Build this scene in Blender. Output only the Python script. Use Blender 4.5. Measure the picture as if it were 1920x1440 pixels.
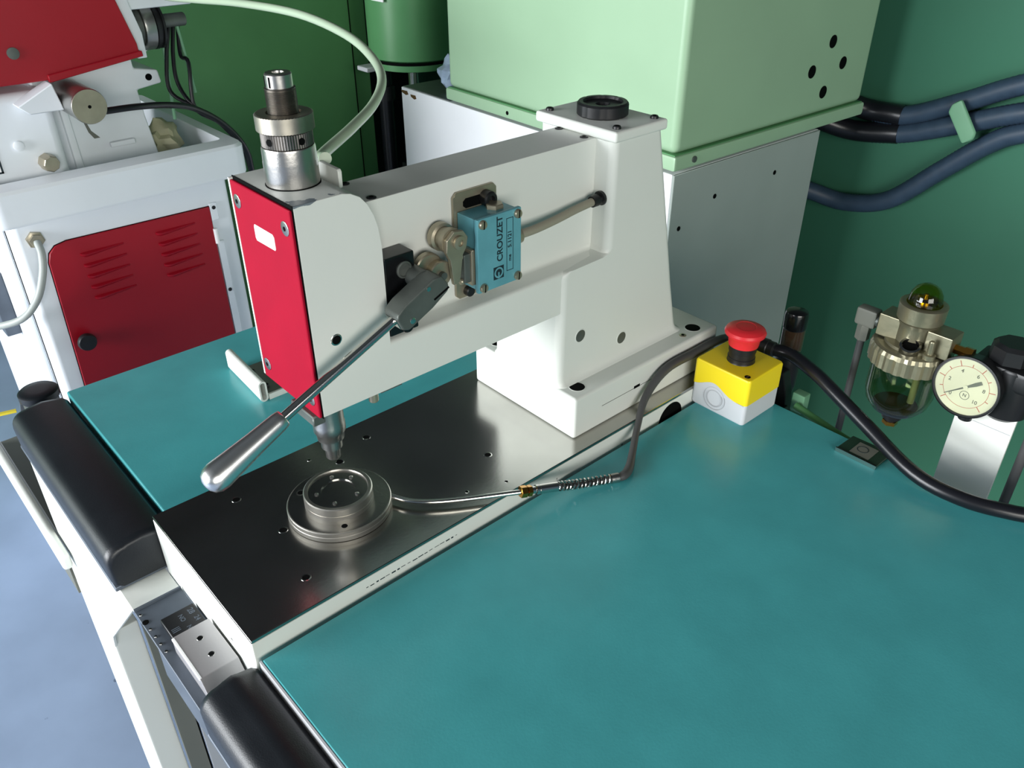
import bpy, bmesh, math, random
from mathutils import Vector, Matrix

# ------------------------------------------------------------------ scene, camera, light
for o in list(bpy.data.objects):
    bpy.data.objects.remove(o)
SC = bpy.context.scene
COL = SC.collection
random.seed(7)
U = 0.01                                    # everything below is written in centimetres

def camera():
    yaw, pitch, roll = math.radians(48.23), math.radians(32.46), math.radians(-0.09)
    f = Vector((math.cos(yaw)*math.cos(pitch), math.sin(yaw)*math.cos(pitch), -math.sin(pitch)))
    rt = Vector((math.sin(yaw), -math.cos(yaw), 0))
    up = rt.cross(f)
    r2 = rt*math.cos(roll) + up*math.sin(roll)
    u2 = up*math.cos(roll) - rt*math.sin(roll)
    c = bpy.data.cameras.new('camera')
    c.sensor_fit = 'HORIZONTAL'; c.sensor_width = 36; c.lens = 36*1560/1920
    c.clip_start = 0.02; c.clip_end = 60
    o = bpy.data.objects.new('camera', c); COL.objects.link(o)
    m = Matrix((r2, u2, -f)).transposed().to_4x4()
    m.translation = Vector((-14.9, -48.1, 55.7))*U
    o.matrix_world = m
    SC.camera = o
camera()

w = bpy.data.worlds.new('world'); SC.world = w; w.use_nodes = True
w.node_tree.nodes['Background'].inputs[0].default_value = (0.52, 0.76, 1.0, 1)
w.node_tree.nodes['Background'].inputs[1].default_value = 0.13

def area(name, loc, target, sx, sy, power, col):
    l = bpy.data.lights.new(name, 'AREA'); l.shape = 'RECTANGLE'
    l.size = sx*U; l.size_y = sy*U; l.energy = power; l.color = col
    o = bpy.data.objects.new(name, l); COL.objects.link(o)
    o.location = Vector(loc)*U
    d = Vector(target)*U - o.location
    o.rotation_euler = d.to_track_quat('-Z', 'Y').to_euler()
    return o
# daylight through the window wall on the operator's side, and a weaker added fill light behind the camera
area('window_light', (-300, 115, 64), (20, 30, 5), 300, 150, 225, (0.94, 0.97, 1.0))
area('side_fill_light', (-90, -260, 72), (35, 30, 15), 190, 110, 50, (1.0, 0.98, 0.92))  # added fill for the faces turned away from the window

vs = SC.view_settings
vs.view_transform = 'Standard'; vs.look = 'None'; vs.gamma = 1; vs.use_curve_mapping = False
vs.exposure = 0.35

# ------------------------------------------------------------------ materials
def lin(c):
    return tuple(((x/255)/12.92 if x/255 <= 0.04045 else ((x/255+0.055)/1.055)**2.4) for x in c)

MATS = {}
def mat(name, rgb, rough=0.5, metal=0.0, var=0.06, scale=6.0, bump=0.0, bscale=60.0, spec=0.5,
        chips=None, coat=0.0, trans=0.0, ior=1.45, stretch=None):
    """procedural paint / metal / rubber; colour given as sRGB 0-255"""
    if name in MATS: return MATS[name]
    m = bpy.data.materials.new(name); m.use_nodes = True
    nt = m.node_tree; N = nt.nodes; L = nt.links
    b = N['Principled BSDF']
    c = lin(rgb)
    tc = N.new('ShaderNodeTexCoord')
    src = tc.outputs['Object']
    if stretch:
        mp = N.new('ShaderNodeMapping'); mp.inputs['Scale'].default_value = stretch
        L.new(src, mp.inputs[0]); src = mp.outputs[0]
    nz = N.new('ShaderNodeTexNoise'); nz.inputs['Scale'].default_value = scale; nz.inputs['Detail'].default_value = 5
    L.new(src, nz.inputs['Vector'])
    rp = N.new('ShaderNodeValToRGB')
    rp.color_ramp.elements[0].position = 0.3; rp.color_ramp.elements[1].position = 0.7
    rp.color_ramp.elements[0].color = tuple(x*(1-var) for x in c)+(1,)
    rp.color_ramp.elements[1].color = tuple(min(1, x*(1+var)) for x in c)+(1,)
    L.new(nz.outputs[0], rp.inputs[0])
    out = rp.outputs[0]
    if chips:                                   # worn spots: (sRGB, noise scale, threshold)
        n2 = N.new('ShaderNodeTexNoise'); n2.inputs['Scale'].default_value = chips[1]; n2.inputs['Detail'].default_value = 3
        L.new(tc.outputs['Object'], n2.inputs['Vector'])
        r2 = N.new('ShaderNodeValToRGB')
        r2.color_ramp.elements[0].position = chips[2]; r2.color_ramp.elements[1].position = chips[2]+0.012
        L.new(n2.outputs[0], r2.inputs[0])
        mx = N.new('ShaderNodeMix'); mx.data_type = 'RGBA'
        L.new(r2.outputs[0], mx.inputs['Factor']); L.new(out, mx.inputs['A'])
        mx.inputs['B'].default_value = lin(chips[0])+(1,)
        out = mx.outputs['Result']
    L.new(out, b.inputs['Base Color'])
    rr = N.new('ShaderNodeMapRange'); rr.inputs['To Min'].default_value = max(0.02, rough*0.85); rr.inputs['To Max'].default_value = min(1, rough*1.15)
    L.new(nz.outputs[0], rr.inputs[0]); L.new(rr.outputs[0], b.inputs['Roughness'])
    b.inputs['Metallic'].default_value = metal
    b.inputs['Specular IOR Level'].default_value = spec
    b.inputs['Coat Weight'].default_value = coat
    b.inputs['Transmission Weight'].default_value = trans
    b.inputs['IOR'].default_value = ior
    if bump:
        n3 = N.new('ShaderNodeTexNoise'); n3.inputs['Scale'].default_value = bscale; n3.inputs['Detail'].default_value = 4
        L.new(src, n3.inputs['Vector'])
        bp = N.new('ShaderNodeBump'); bp.inputs['Strength'].default_value = bump; bp.inputs['Distance'].default_value = 0.002
        L.new(n3.outputs[0], bp.inputs['Height']); L.new(bp.outputs[0], b.inputs['Normal'])
    MATS[name] = m
    return m

WHITE = mat('white_enamel', (214, 217, 211), 0.42, var=0.02, bump=0.05, bscale=160)
WHITE2 = mat('white_enamel_worn', (214, 217, 211), 0.45, var=0.03, bump=0.05, bscale=160, chips=((58, 62, 60), 55, 0.72))
WHITEG = mat('white_machine_paint', (226, 231, 236), 0.38, var=0.03, bump=0.06, bscale=90)
TEAL = mat('teal_laminate', (72, 158, 162), 0.25, var=0.07, scale=18, bump=0.04, bscale=500)
STEEL = mat('ground_steel_plate', (178, 177, 172), 0.19, metal=1.0, var=0.12, scale=9, bump=0.015, bscale=300)
CHROME = mat('polished_steel', (205, 203, 198), 0.14, metal=1.0, var=0.05)
SATIN = mat('satin_steel', (176, 174, 170), 0.30, metal=1.0, var=0.08, bump=0.05, bscale=250)
TURNED = mat('turned_steel', (150, 146, 140), 0.34, metal=1.0, var=0.10, bump=0.15, bscale=500, stretch=(1, 1, 12))
DARKST = mat('dark_blued_steel', (92, 97, 93), 0.45, metal=0.5, var=0.2, scale=30, bump=0.06, bscale=300)
ALU = mat('aluminium_block', (196, 193, 194), 0.42, metal=0.75, var=0.04, bump=0.03, bscale=400)
SLATE = mat('slate_coated_steel', (88, 96, 106), 0.5, metal=0.3, var=0.15, scale=30, bump=0.05)
OLIVE = mat('olive_grey_panel', (104, 106, 98), 0.55, var=0.08)
RED = mat('red_lacquer', (148, 9, 38), 0.55, var=0.05, scale=25, bump=0.05, bscale=350, spec=0.12)
REDDK = mat('deep_red_enamel', (150, 12, 30), 0.36, var=0.05, bump=0.04, bscale=200)
BLACK = mat('black_plastic', (24, 25, 27), 0.38, var=0.1)
BLACKG = mat('gloss_black_plastic', (16, 17, 19), 0.20, var=0.1)
VINYL = mat('black_vinyl', (19, 23, 28), 0.40, spec=0.6, var=0.12, scale=20, bump=0.10, bscale=900)
HOLE = mat('hole_interior', (7, 8, 8), 0.8, var=0.1, spec=0.08)
RUBBER = mat('grey_cable_rubber', (70, 70, 70), 0.45, var=0.1, bump=0.05)
BLKRUB = mat('black_cable_rubber', (20, 21, 26), 0.30, var=0.1)
GREYCAB = mat('grey_cable_sheath', (142, 138, 122), 0.5, var=0.06)
BLUE = mat('blue_grey_switch_paint', (98, 160, 172), 0.34, metal=0.15, var=0.10, scale=40, bump=0.05, bscale=250)
INK = mat('black_print', (22, 40, 48), 0.5, var=0.02)
NICKEL = mat('nickel_plated', (168, 160, 140), 0.34, metal=0.72, var=0.10, scale=40)
BRASS = mat('brass', (190, 140, 62), 0.25, metal=1.0, var=0.1)
YELLOW = mat('yellow_plastic', (238, 212, 30), 0.38, var=0.03)
GREYPL = mat('light_grey_plastic', (198, 200, 204), 0.45, var=0.03)
GREYPLD = mat('grey_plastic_mould_line', (172, 174, 178), 0.5, var=0.03)
REDPL = mat('red_button_plastic', (214, 42, 50), 0.38, var=0.04)
PGREEN = mat('pale_green_enamel', (147, 178, 146), 0.38, var=0.03, bump=0.05, bscale=120)
MGREEN = mat('mid_green_enamel', (84, 142, 92), 0.35, var=0.05, bump=0.04, bscale=120)
DGREEN = mat('dark_green_panel_paint', (76, 130, 80), 0.5, var=0.08, bump=0.04, bscale=60)
WALLG = mat('green_wall_paint', (52, 108, 84), 0.7, var=0.10, scale=2.0, bump=0.10, bscale=30)
WALLD = mat('dark_upper_wall_paint', (34, 40, 42), 0.8, var=0.10, scale=2.0, bump=0.10, bscale=30)
CEIL = mat('ceiling_paint', (48, 52, 54), 0.85, var=0.06, scale=2.0, bump=0.10, bscale=30)
FLOOR = mat('blue_grey_floor_coating', (124, 140, 164), 0.48, var=0.10, scale=5, bump=0.15, bscale=40, chips=((84, 98, 120), 30, 0.76))
HOSE = mat('blue_grey_ribbed_hose', (48, 66, 84), 0.5, var=0.12, scale=50)
CLIPG = mat('pale_green_clip', (110, 160, 126), 0.5, var=0.05)
TUBE = mat('translucent_nylon_tube', (152, 170, 146), 0.35, var=0.05)
BEIGE = mat('beige_wrapping', (166, 164, 134), 0.6, var=0.15, scale=20, bump=0.3, bscale=40)
FOIL = mat('blue_grey_plastic_film', (150, 168, 186), 0.3, var=0.25, scale=30, bump=0.3, bscale=60)
OILBR = mat('amber_oil_plastic', (92, 70, 44), 0.25, var=0.1)
SMOKE = mat('smoked_brown_bowl', (70, 54, 40), 0.12, var=0.15, trans=0.35)
DIAL = mat('cream_dial', (236, 238, 226), 0.5, var=0.02)
DIALR = mat('red_dial_print', (190, 92, 74), 0.6, var=0.02)
PAPER = mat('white_sticker', (244, 244, 244), 0.5, var=0.01)
YTAPE = mat('yellow_tape', (228, 208, 56), 0.5, var=0.03)
CASTG = mat('cast_zinc_warm_grey', (138, 134, 112), 0.36, metal=0.7, var=0.12, scale=30, bump=0.08, bscale=200)

def glass(name, rgb, gloss=0.05):
    """thin clear plastic: tinted see-through with a Fresnel gloss"""
    m = bpy.data.materials.new(name); m.use_nodes = True
    nt = m.node_tree; N = nt.nodes; L = nt.links
    N.remove(N['Principled BSDF'])
    tr = N.new('ShaderNodeBsdfTransparent'); gs = N.new('ShaderNodeBsdfGlossy'); gs.inputs['Roughness'].default_value = gloss
    tc = N.new('ShaderNodeTexCoord'); nz = N.new('ShaderNodeTexNoise'); nz.inputs['Scale'].default_value = 25
    L.new(tc.outputs['Object'], nz.inputs['Vector'])
    rp = N.new('ShaderNodeValToRGB'); c = lin(rgb)
    rp.color_ramp.elements[0].color = tuple(x*0.9 for x in c)+(1,); rp.color_ramp.elements[1].color = c+(1,)
    L.new(nz.outputs[0], rp.inputs[0]); L.new(rp.outputs[0], tr.inputs[0])
    lw = N.new('ShaderNodeLayerWeight'); lw.inputs[0].default_value = 0.5
    pw = N.new('ShaderNodeMath'); pw.operation = 'POWER'; pw.inputs[1].default_value = 3.5; L.new(lw.outputs['Facing'], pw.inputs[0])
    fr = N.new('ShaderNodeMath'); fr.operation = 'MULTIPLY_ADD'; fr.inputs[1].default_value = 0.6; fr.inputs[2].default_value = 0.05; L.new(pw.outputs[0], fr.inputs[0])
    mx = N.new('ShaderNodeMixShader'); L.new(fr.outputs[0], mx.inputs[0]); L.new(tr.outputs[0], mx.inputs[1]); L.new(gs.outputs[0], mx.inputs[2])
    L.new(mx.outputs[0], N['Material Output'].inputs['Surface'])
    return m
BOWLG = glass('clear_bowl_polycarbonate', (226, 232, 214))
DOMEG = glass('yellow_green_sight_dome', (214, 216, 110))

# paint worn to metal along the upper right edge of the press head
def head_paint():
    m = mat('white_enamel_head', (214, 217, 211), 0.42, var=0.02, bump=0.05, bscale=160)
    nt = m.node_tree; N = nt.nodes; L = nt.links
    b = N['Principled BSDF']; base = b.inputs['Base Color'].links[0].from_socket
    geo = N.new('ShaderNodeNewGeometry'); sp = N.new('ShaderNodeSeparateXYZ'); L.new(geo.outputs['Position'], sp.inputs[0])
    def mr(sock, a, c):
        r = N.new('ShaderNodeMapRange'); r.inputs['From Min'].default_value = a; r.inputs['From Max'].default_value = c
        L.new(sock, r.inputs[0]); return r.outputs[0]
    def mul(a, c):
        q = N.new('ShaderNodeMath'); q.operation = 'MULTIPLY'; L.new(a, q.inputs[0]); L.new(c, q.inputs[1]); return q.outputs[0]
    zz = mr(sp.outputs['Z'], 0.3415, 0.344)
    yy = mr(sp.outputs['Y'], 0.078, 0.050)
    xx = mr(sp.outputs['X'], 0.166, 0.115)
    nz = N.new('ShaderNodeTexNoise'); nz.inputs['Scale'].default_value = 85; nz.inputs['Detail'].default_value = 3
    L.new(geo.outputs['Position'], nz.inputs['Vector'])
    ad = N.new('ShaderNodeMath'); ad.operation = 'MULTIPLY_ADD'
    L.new(mul(mul(zz, yy), xx), ad.inputs[0]); ad.inputs[1].default_value = 0.62; L.new(nz.outputs[0], ad.inputs[2])
    rp = N.new('ShaderNodeValToRGB'); rp.color_ramp.elements[0].position = 0.80; rp.color_ramp.elements[1].position = 0.82
    L.new(ad.outputs[0], rp.inputs[0])
    mx = N.new('ShaderNodeMix'); mx.data_type = 'RGBA'
    L.new(rp.outputs[0], mx.inputs['Factor']); L.new(base, mx.inputs['A']); mx.inputs['B'].default_value = lin((112, 122, 128))+(1,)
    L.new(mx.outputs['Result'], b.inputs['Base Color'])
    return m
HEADP = head_paint()

def knurled(name, rgb, kind):
    m = mat(name, rgb, 0.38, metal=1.0, var=0.15, scale=60)
    nt = m.node_tree; N = nt.nodes; L = nt.links; b = N['Principled BSDF']
    if kind == 'thread': return m
    return m
KNURL = knurled('knurled_steel', (178, 172, 158), 'diamond')
KNURLD = knurled('dark_knurled_steel', (112, 108, 104), 'straight')

# ------------------------------------------------------------------ mesh helpers
class MB:
    def __init__(s): s.bm = bmesh.new()
    def box(s, x0, x1, y0, y1, z0, z1, bev=0.0, seg=2, M=None):
        r = bmesh.ops.create_cube(s.bm, size=1.0)
        vv = r['verts']
        for v in vv:
            v.co = Vector(((x0+x1)/2 + v.co.x*(x1-x0), (y0+y1)/2 + v.co.y*(y1-y0), (z0+z1)/2 + v.co.z*(z1-z0)))
        if bev > 0:
            es = list({e for v in vv for e in v.link_edges})
            rb = bmesh.ops.bevel(s.bm, geom=es, offset=bev, segments=seg, profile=0.5, affect='EDGES')
            vv = list({v for f in rb['faces'] for v in f.verts} | {v for v in vv if v.is_valid})
        if M is not None:
            for v in vv: v.co = M @ v.co
        return s
    def prism(s, pts, axis, a, b, bev=0.0, seg=2, skip=None):
        """polygon pts in the plane normal to axis (x: (y,z), y: (x,z), z: (x,y)), extruded a..b"""
        def P(p, t):
            return {'x': Vector((t, p[0], p[1])), 'y': Vector((p[0], t, p[1])), 'z': Vector((p[0], p[1], t))}[axis]
        A = [s.bm.verts.new(P(p, a)) for p in pts]; B = [s.bm.verts.new(P(p, b)) for p in pts]
        n = len(pts); fs = [s.bm.faces.new(A), s.bm.faces.new(B[::-1])]
        for i in range(n): fs.append(s.bm.faces.new((A[i], B[i], B[(i+1) % n], A[(i+1) % n])))
        bmesh.ops.recalc_face_normals(s.bm, faces=fs)
        if bev > 0:
            es = [e for e in {e for f in fs for e in f.edges} if e.calc_face_angle(0) > math.radians(25) and not (skip and skip((e.verts[0].co+e.verts[1].co)/2))]
            bmesh.ops.bevel(s.bm, geom=es, offset=bev, segments=seg, profile=0.5, affect='EDGES')
        return s
    def lathe(s, prof, c=(0, 0, 0), d=(0, 0, 1), n=40, mod=None):
        """prof: (radius, height) pairs along axis d from c; mod(i, j) scales radius"""
        d = Vector(d).normalized(); c = Vector(c)
        a = d.orthogonal().normalized() if abs(d.z) < 0.99 else Vector((1, 0, 0))
        b = d.cross(a)
        rings = []
        for j, (r, h) in enumerate(prof):
            if r < 1e-5: rings.append([s.bm.verts.new(c + d*h)])
            else:
                rings.append([s.bm.verts.new(c + d*h + (a*math.cos(2*math.pi*i/n) + b*math.sin(2*math.pi*i/n))*r*(mod(i, j) if mod else 1)) for i in range(n)])
        fs = []
        for p, q in zip(rings, rings[1:]):
            for i in range(n):
                k = (i+1) % n
                if len(p) == 1 and len(q) == 1: continue
                if len(p) == 1: fs.append(s.bm.faces.new((p[0], q[i], q[k])))
                elif len(q) == 1: fs.append(s.bm.faces.new((p[i], q[0], p[k])))
                else: fs.append(s.bm.faces.new((p[i], q[i], q[k], p[k])))
        (ra, ha), (rb, hb) = prof[0], prof[-1]
        if len(prof) > 2 and ra > 0 and rb > 0 and abs(ra-rb) < 0.35*ra and abs(ha-hb) < 0.09:      # a ring: close it on itself
            if (ra, ha) != (rb, hb):
                for i in range(n): fs.append(s.bm.faces.new((rings[-1][i], rings[0][i], rings[0][(i+1) % n], rings[-1][(i+1) % n])))
        else:
            for ring in (rings[0], rings[-1]):
                if len(ring) > 2: fs.append(s.bm.faces.new(ring))
        bmesh.ops.recalc_face_normals(s.bm, faces=fs)
        return s
    def tube(s, pts, r, n=12, sub=6, caps=True, radii=None, smooth=True, rib=0.0):
        pts = [Vector(p) for p in pts]
        path, rad = [], []
        if smooth and len(pts) > 2:
            ext = [pts[0]*2-pts[1]] + pts + [pts[-1]*2-pts[-2]]
            for i in range(1, len(ext)-2):
                for k in range(sub):
                    t = k/sub; p0, p1, p2, p3 = ext[i-1:i+3]
                    path.append(0.5*((2*p1) + (p2-p0)*t + (2*p0-5*p1+4*p2-p3)*t*t + (3*p1-p0-3*p2+p3)*t**3))
                    rad.append((radii[i-1]*(1-t)+radii[i]*t) if radii else r)
            path.append(pts[-1]); rad.append(radii[-1] if radii else r)
        else: path = pts; rad = radii or [r]*len(pts)
        if rib: rad = [q*(1.0 if k % 2 else 1.0-rib) for k, q in enumerate(rad)]
        N = None; rings = []
        for i, p in enumerate(path):
            t = (path[min(i+1, len(path)-1)] - path[max(i-1, 0)]).normalized()
            N = t.orthogonal().normalized() if N is None else (N - t*N.dot(t)).normalized()
            B = t.cross(N)
            rings.append([s.bm.verts.new(p + (N*math.cos(2*math.pi*k/n) + B*math.sin(2*math.pi*k/n))*rad[i]) for k in range(n)])
        fs = []
        for p, q in zip(rings, rings[1:]):
            for i in range(n): fs.append(s.bm.faces.new((p[i], q[i], q[(i+1) % n], p[(i+1) % n])))
        if caps: fs += [s.bm.faces.new(rings[0]), s.bm.faces.new(rings[-1])]
        bmesh.ops.recalc_face_normals(s.bm, faces=fs)
        return s
    def loft(s, secs):
        rings = [[s.bm.verts.new(p) for p in sec] for sec in secs]; fs = []
        n = len(rings[0])
        for p, q in zip(rings, rings[1:]):
            for i in range(n): fs.append(s.bm.faces.new((p[i], q[i], q[(i+1) % n], p[(i+1) % n])))
        fs += [s.bm.faces.new(rings[0]), s.bm.faces.new(rings[-1])]
        bmesh.ops.recalc_face_normals(s.bm, faces=fs)
        return s
    def xf(s, M):
        bmesh.ops.transform(s.bm, matrix=M, verts=s.bm.verts); return s

def rrect(x0, x1, y0, y1, r, z, k=5):
    out = []
    for cx, cy, a in ((x1-r, y1-r, 0), (x0+r, y1-r, 90), (x0+r, y0+r, 180), (x1-r, y0+r, 270)):
        for i in range(k+1):
            t = math.radians(a + 90*i/k); out.append((cx+r*math.cos(t), cy+r*math.sin(t), z))
    return out

def empty(name, loc):
    o = bpy.data.objects.new(name, None); o.empty_display_size = 0.05
    o.location = Vector(loc)*U; COL.objects.link(o); return o
def world_loc(o):
    p = Vector(o.location)
    while o.parent: o = o.parent; p += o.location
    return p
def tag(o, label, cat, group=None, kind=None):
    if label: o['label'] = label
    if cat: o['category'] = cat
    if group: o['group'] = group
    if kind: o['kind'] = kind
    return o
def thing(name, loc, label, cat, group=None): return tag(empty(name, loc), label, cat, group)

def obj(name, mb, m, parent=None, ang=38, flat=False):
    bm = mb.bm
    bmesh.ops.remove_doubles(bm, verts=bm.verts, dist=1e-5)
    lo = Vector((1e9,)*3); hi = -lo
    for v in bm.verts:
        for k in range(3): lo[k] = min(lo[k], v.co[k]); hi[k] = max(hi[k], v.co[k])
    c = (lo+hi)/2
    for v in bm.verts: v.co = (v.co-c)*U
    for f in bm.faces: f.smooth = not flat
    for e in bm.edges: e.smooth = (len(e.link_faces) == 2 and e.calc_face_angle(0) < math.radians(ang))
    me = bpy.data.meshes.new(name); bm.to_mesh(me); bm.free()
    me.materials.append(m)
    o = bpy.data.objects.new(name, me); COL.objects.link(o)
    if not flat and len(me.polygons) < 6000:
        wn = o.modifiers.new('weighted_normals', 'WEIGHTED_NORMAL'); wn.keep_sharp = True; wn.weight = 90
    wl = c*U
    if parent is not None:
        o.parent = parent; o.location = wl - world_loc(parent)
    else: o.location = wl
    return o
def copy_to(src, parent, delta):
    """a copy of one part moved by delta (cm)"""
    o = src.copy(); COL.objects.link(o); o.parent = parent
    o.location = src.location + Vector(delta)*U
    for ch in src.children:
        c = ch.copy(); COL.objects.link(c); c.parent = o
    return o
def text(name, body, size, M, m, parent, depth=0.01):
    cu = bpy.data.curves.new(name, 'FONT'); cu.body = body; cu.size = size; cu.extrude = depth
    cu.offset = size*0.022; cu.align_x = 'CENTER'; cu.align_y = 'CENTER'
    t = bpy.data.objects.new(name, cu); COL.objects.link(t)
    dg = bpy.context.evaluated_depsgraph_get()
    me = bpy.data.meshes.new_from_object(t.evaluated_get(dg))
    bpy.data.objects.remove(t)
    mb = MB(); mb.bm.from_mesh(me); bpy.data.meshes.remove(me); mb.xf(M)
    return obj(name, mb, m, parent, flat=True)
def frame(o, ex, ey, ez):
    M = Matrix((Vector(ex), Vector(ey), Vector(ez))).transposed().to_4x4(); M.translation = Vector(o); return M

def screw(name, c, d, r, parent, m=None, h=0.25, slot=True, hexs=False):
    """round head screw with a dark slot or socket, standing on c along d"""
    d = Vector(d).normalized(); m = m or SATIN
    s = obj(name, MB().lathe([(r, 0), (r, h*0.55), (r*0.82, h*0.95), (0, h)], c, d, 20), m, parent)
    if slot:
        a = d.orthogonal().normalized() if abs(d.z) < 0.99 else Vector((1, 0, 0))
        a = (Matrix.Rotation(0.7, 3, d) @ a); b = d.cross(a)
        M = frame(Vector(c)+d*h*0.93, a, b, d)
        obj('slot', MB().box(-r*0.85, r*0.85, -r*0.14, r*0.14, -0.02, 0.03, M=M), HOLE, s)
    if hexs:
        obj('socket', MB().lathe([(r*0.5, h*0.9), (r*0.5, h+0.02), (0, h+0.02)], c, d, 6), HOLE, s)
    return s

# ------------------------------------------------------------------ the room
def struct(name, mb, m, parent=None):
    o = obj(name, mb, m, parent)
    if parent is None: o['kind'] = 'structure'
    return o
struct('floor', MB().box(-360, 180, -350, 300, -84, -80), FLOOR)
wb = struct('wall_back', MB().box(165, 175, -350, 300, -80, 60), WALLG)
struct('upper_wall', MB().box(165, 175, -350, 300, 60, 240), WALLD, wb)
wl_ = struct('wall_left', MB().box(-360, 165, 290, 300, -80, 60), WALLG)
struct('upper_wall', MB().box(-360, 165, 290, 300, 60, 240), WALLD, wl_)
struct('ceiling', MB().box(-360, 175, -350, 300, 240, 248), CEIL)

# ------------------------------------------------------------------ workbench
bench = thing('workbench', (30, 0, -80), 'white framed workbench with teal tops and black vinyl armrests', 'workbench')
obj('worktop', MB().box(0, 64.1, -75, -0.5, -3, 0, 0.15, 1), TEAL, bench)
obj('worktop', MB().box(1.45, 64.1, 20.75, 52.6, -3, 0, 0.15, 1), TEAL, bench)
obj('worktop_edge_band', MB().box(-0.18, -0.01, -75, -0.5, -2.6, -0.05), GREYPL, bench)
def pad(name, x0, x1, y0, y1, zt, th):
    """vinyl armrest: rounded over at its front edge, folded in at the ends"""
    secs = []
    r = 1.9
    for t, ins, dz in ((0, 0.55, 0.5), (0.25, 0.12, 0.12), (0.7, 0, 0), (1-0.7, 0, 0), (1-0.25, 0.12, 0.12), (1, 0.55, 0.5)):
        pass
    ys = [(y0, 0.45, 0.5), (y0+0.35, 0.1, 0.12), (y0+1.0, 0, 0), (y1-1.0, 0, 0), (y1-0.35, 0.1, 0.12), (y1, 0.45, 0.5)]
    for y, ins, dz in ys:
        p = [(x1, zt-th), (x1, zt-0.9-dz), (x1-0.5, zt-0.35-dz), (x1-1.6, zt-0.1-dz), ((x0+x1)/2+0.5, zt+0.1-dz), (x0+2.4, zt-0.05-dz)]
        for i in range(7):
            a = math.radians(90+90*i/6)
            p.append((x0+ins+1.7+1.7*math.cos(a), zt-1.9-dz+1.7*math.sin(a)))
        p += [(x0+ins+0.1, zt-th+0.4), (x0+ins+0.5, zt-th)]
        secs.append([(q[0], y, q[1]) for q in p])
    return obj(name, MB().loft(secs), VINYL, bench, ang=50)
pad('armrest_pad', -5.4, 1.2, 20.6, 52.5, 0.1, 4.8)
pad('armrest_pad', -5.6, -0.3, -60, 0.3, -0.2, 4.8)
obj('pad_backing', MB().box(-5.3, 1.0, 20.8, 52.4, -5.2, -4.72, 0.1, 1), SLATE, bench)
obj('pad_backing', MB().box(-5.5, -0.4, -60, 0.0, -5.5, -5.02, 0.1, 1), SLATE, bench)
# sheet metal front
obj('front_ledge', MB().box(-4.9, -0.4, 16.9, 52, -5.6, -5.25), WHITE2, bench)
obj('front_panel', MB().prism([(17.6, -5.3), (52.2, -5.3), (52.2, -30), (39.5, -30), (38.2, -27)], 'x', -4.95, -4.6, 0.05, 1), WHITE, bench)
obj('front_leg', MB().box(-4.9, -1.4, 40, 53.2, -80, -28, 0.3, 2), WHITE, bench)
obj('front_leg', MB().box(-4.9, -1.4, -68, -60, -80, -6, 0.3, 2), WHITE, bench)
obj('rear_leg', MB().box(58, 63, 44, 52, -80, -3, 0.3, 2), WHITE, bench)
obj('rear_apron', MB().box(62, 63, -62, 44, -13, -7.1), WHITE, bench)
obj('rear_leg', MB().box(58, 63, -70, -62, -80, -3, 0.3, 2), WHITE, bench)
inner = obj('inner_panel', MB().box(-1.3, 1.2, 38.6, 39.2, -80, -8), OLIVE, bench)
for z in (-24, -38): screw('rivet', (0.0, 38.6, z), (0, -1, 0), 0.35, inner, SATIN, 0.15, slot=False)
obj('inner_panel', MB().box(1.5, 14, 38.0, 38.5, -80, -8), GREYPLD, bench)
obj('panel_gap', MB().box(1.2, 1.5, 38.9, 39.2, -80, -8), HOLE, bench)
# footrest shelf that runs on past the left end
sh = obj('shelf_tray', MB().box(-4.6, 6, 53.4, 98, -31, -30.2), OLIVE, bench)
obj('shelf_rim', MB().box(-6.4, -5.2, 46.5, 98, -21, -18.6, 0.5, 3), WHITE, sh)
obj('shelf_rim_lip', MB().box(-5.2, -4.75, 53.4, 98, -22.5, -20.4, 0.1, 1), GREYPL, sh)
obj('shelf_wall', MB().box(-5.15, -4.85, 53.4, 98, -31, -22.5), OLIVE, sh)
obj('end_arm', MB().prism([(-4.8, 53), (1.4, 53), (1.8, 63), (-2.4, 63.5)], 'z', -6.2, -4.6, 0.25, 2), SLATE, bench)
obj('bench_side_skirt', MB().box(2, 60, 51.4, 52.2, -14, -3.02), WHITE, bench)
stop = thing('rubber_stop', (-0.6, 59, -4.6), 'round black rubber stop at the far end of the left armrest', 'stop')
obj('cap', MB().lathe([(2.25, 1.5), (2.4, 1.7), (2.4, 2.5), (2.1, 2.75), (1.2, 2.8), (0, 2.8)], (-0.6, 59, -4.6), n=36), VINYL, stop)
obj('seat_ring', MB().lathe([(2.1, 0.0), (2.1, 1.5), (0, 1.5)], (-0.6, 59, -4.58), n=36), DARKST, stop)
tag(obj('yellow_strip', MB().prism([(-7.0, 62.6), (-3.4, 61.6), (-3.3, 62.1), (-6.9, 63.1)], 'z', -5.5, -5.2), YTAPE), 'short yellow strip sticking out beside the round rubber stop', 'strip')

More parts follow.
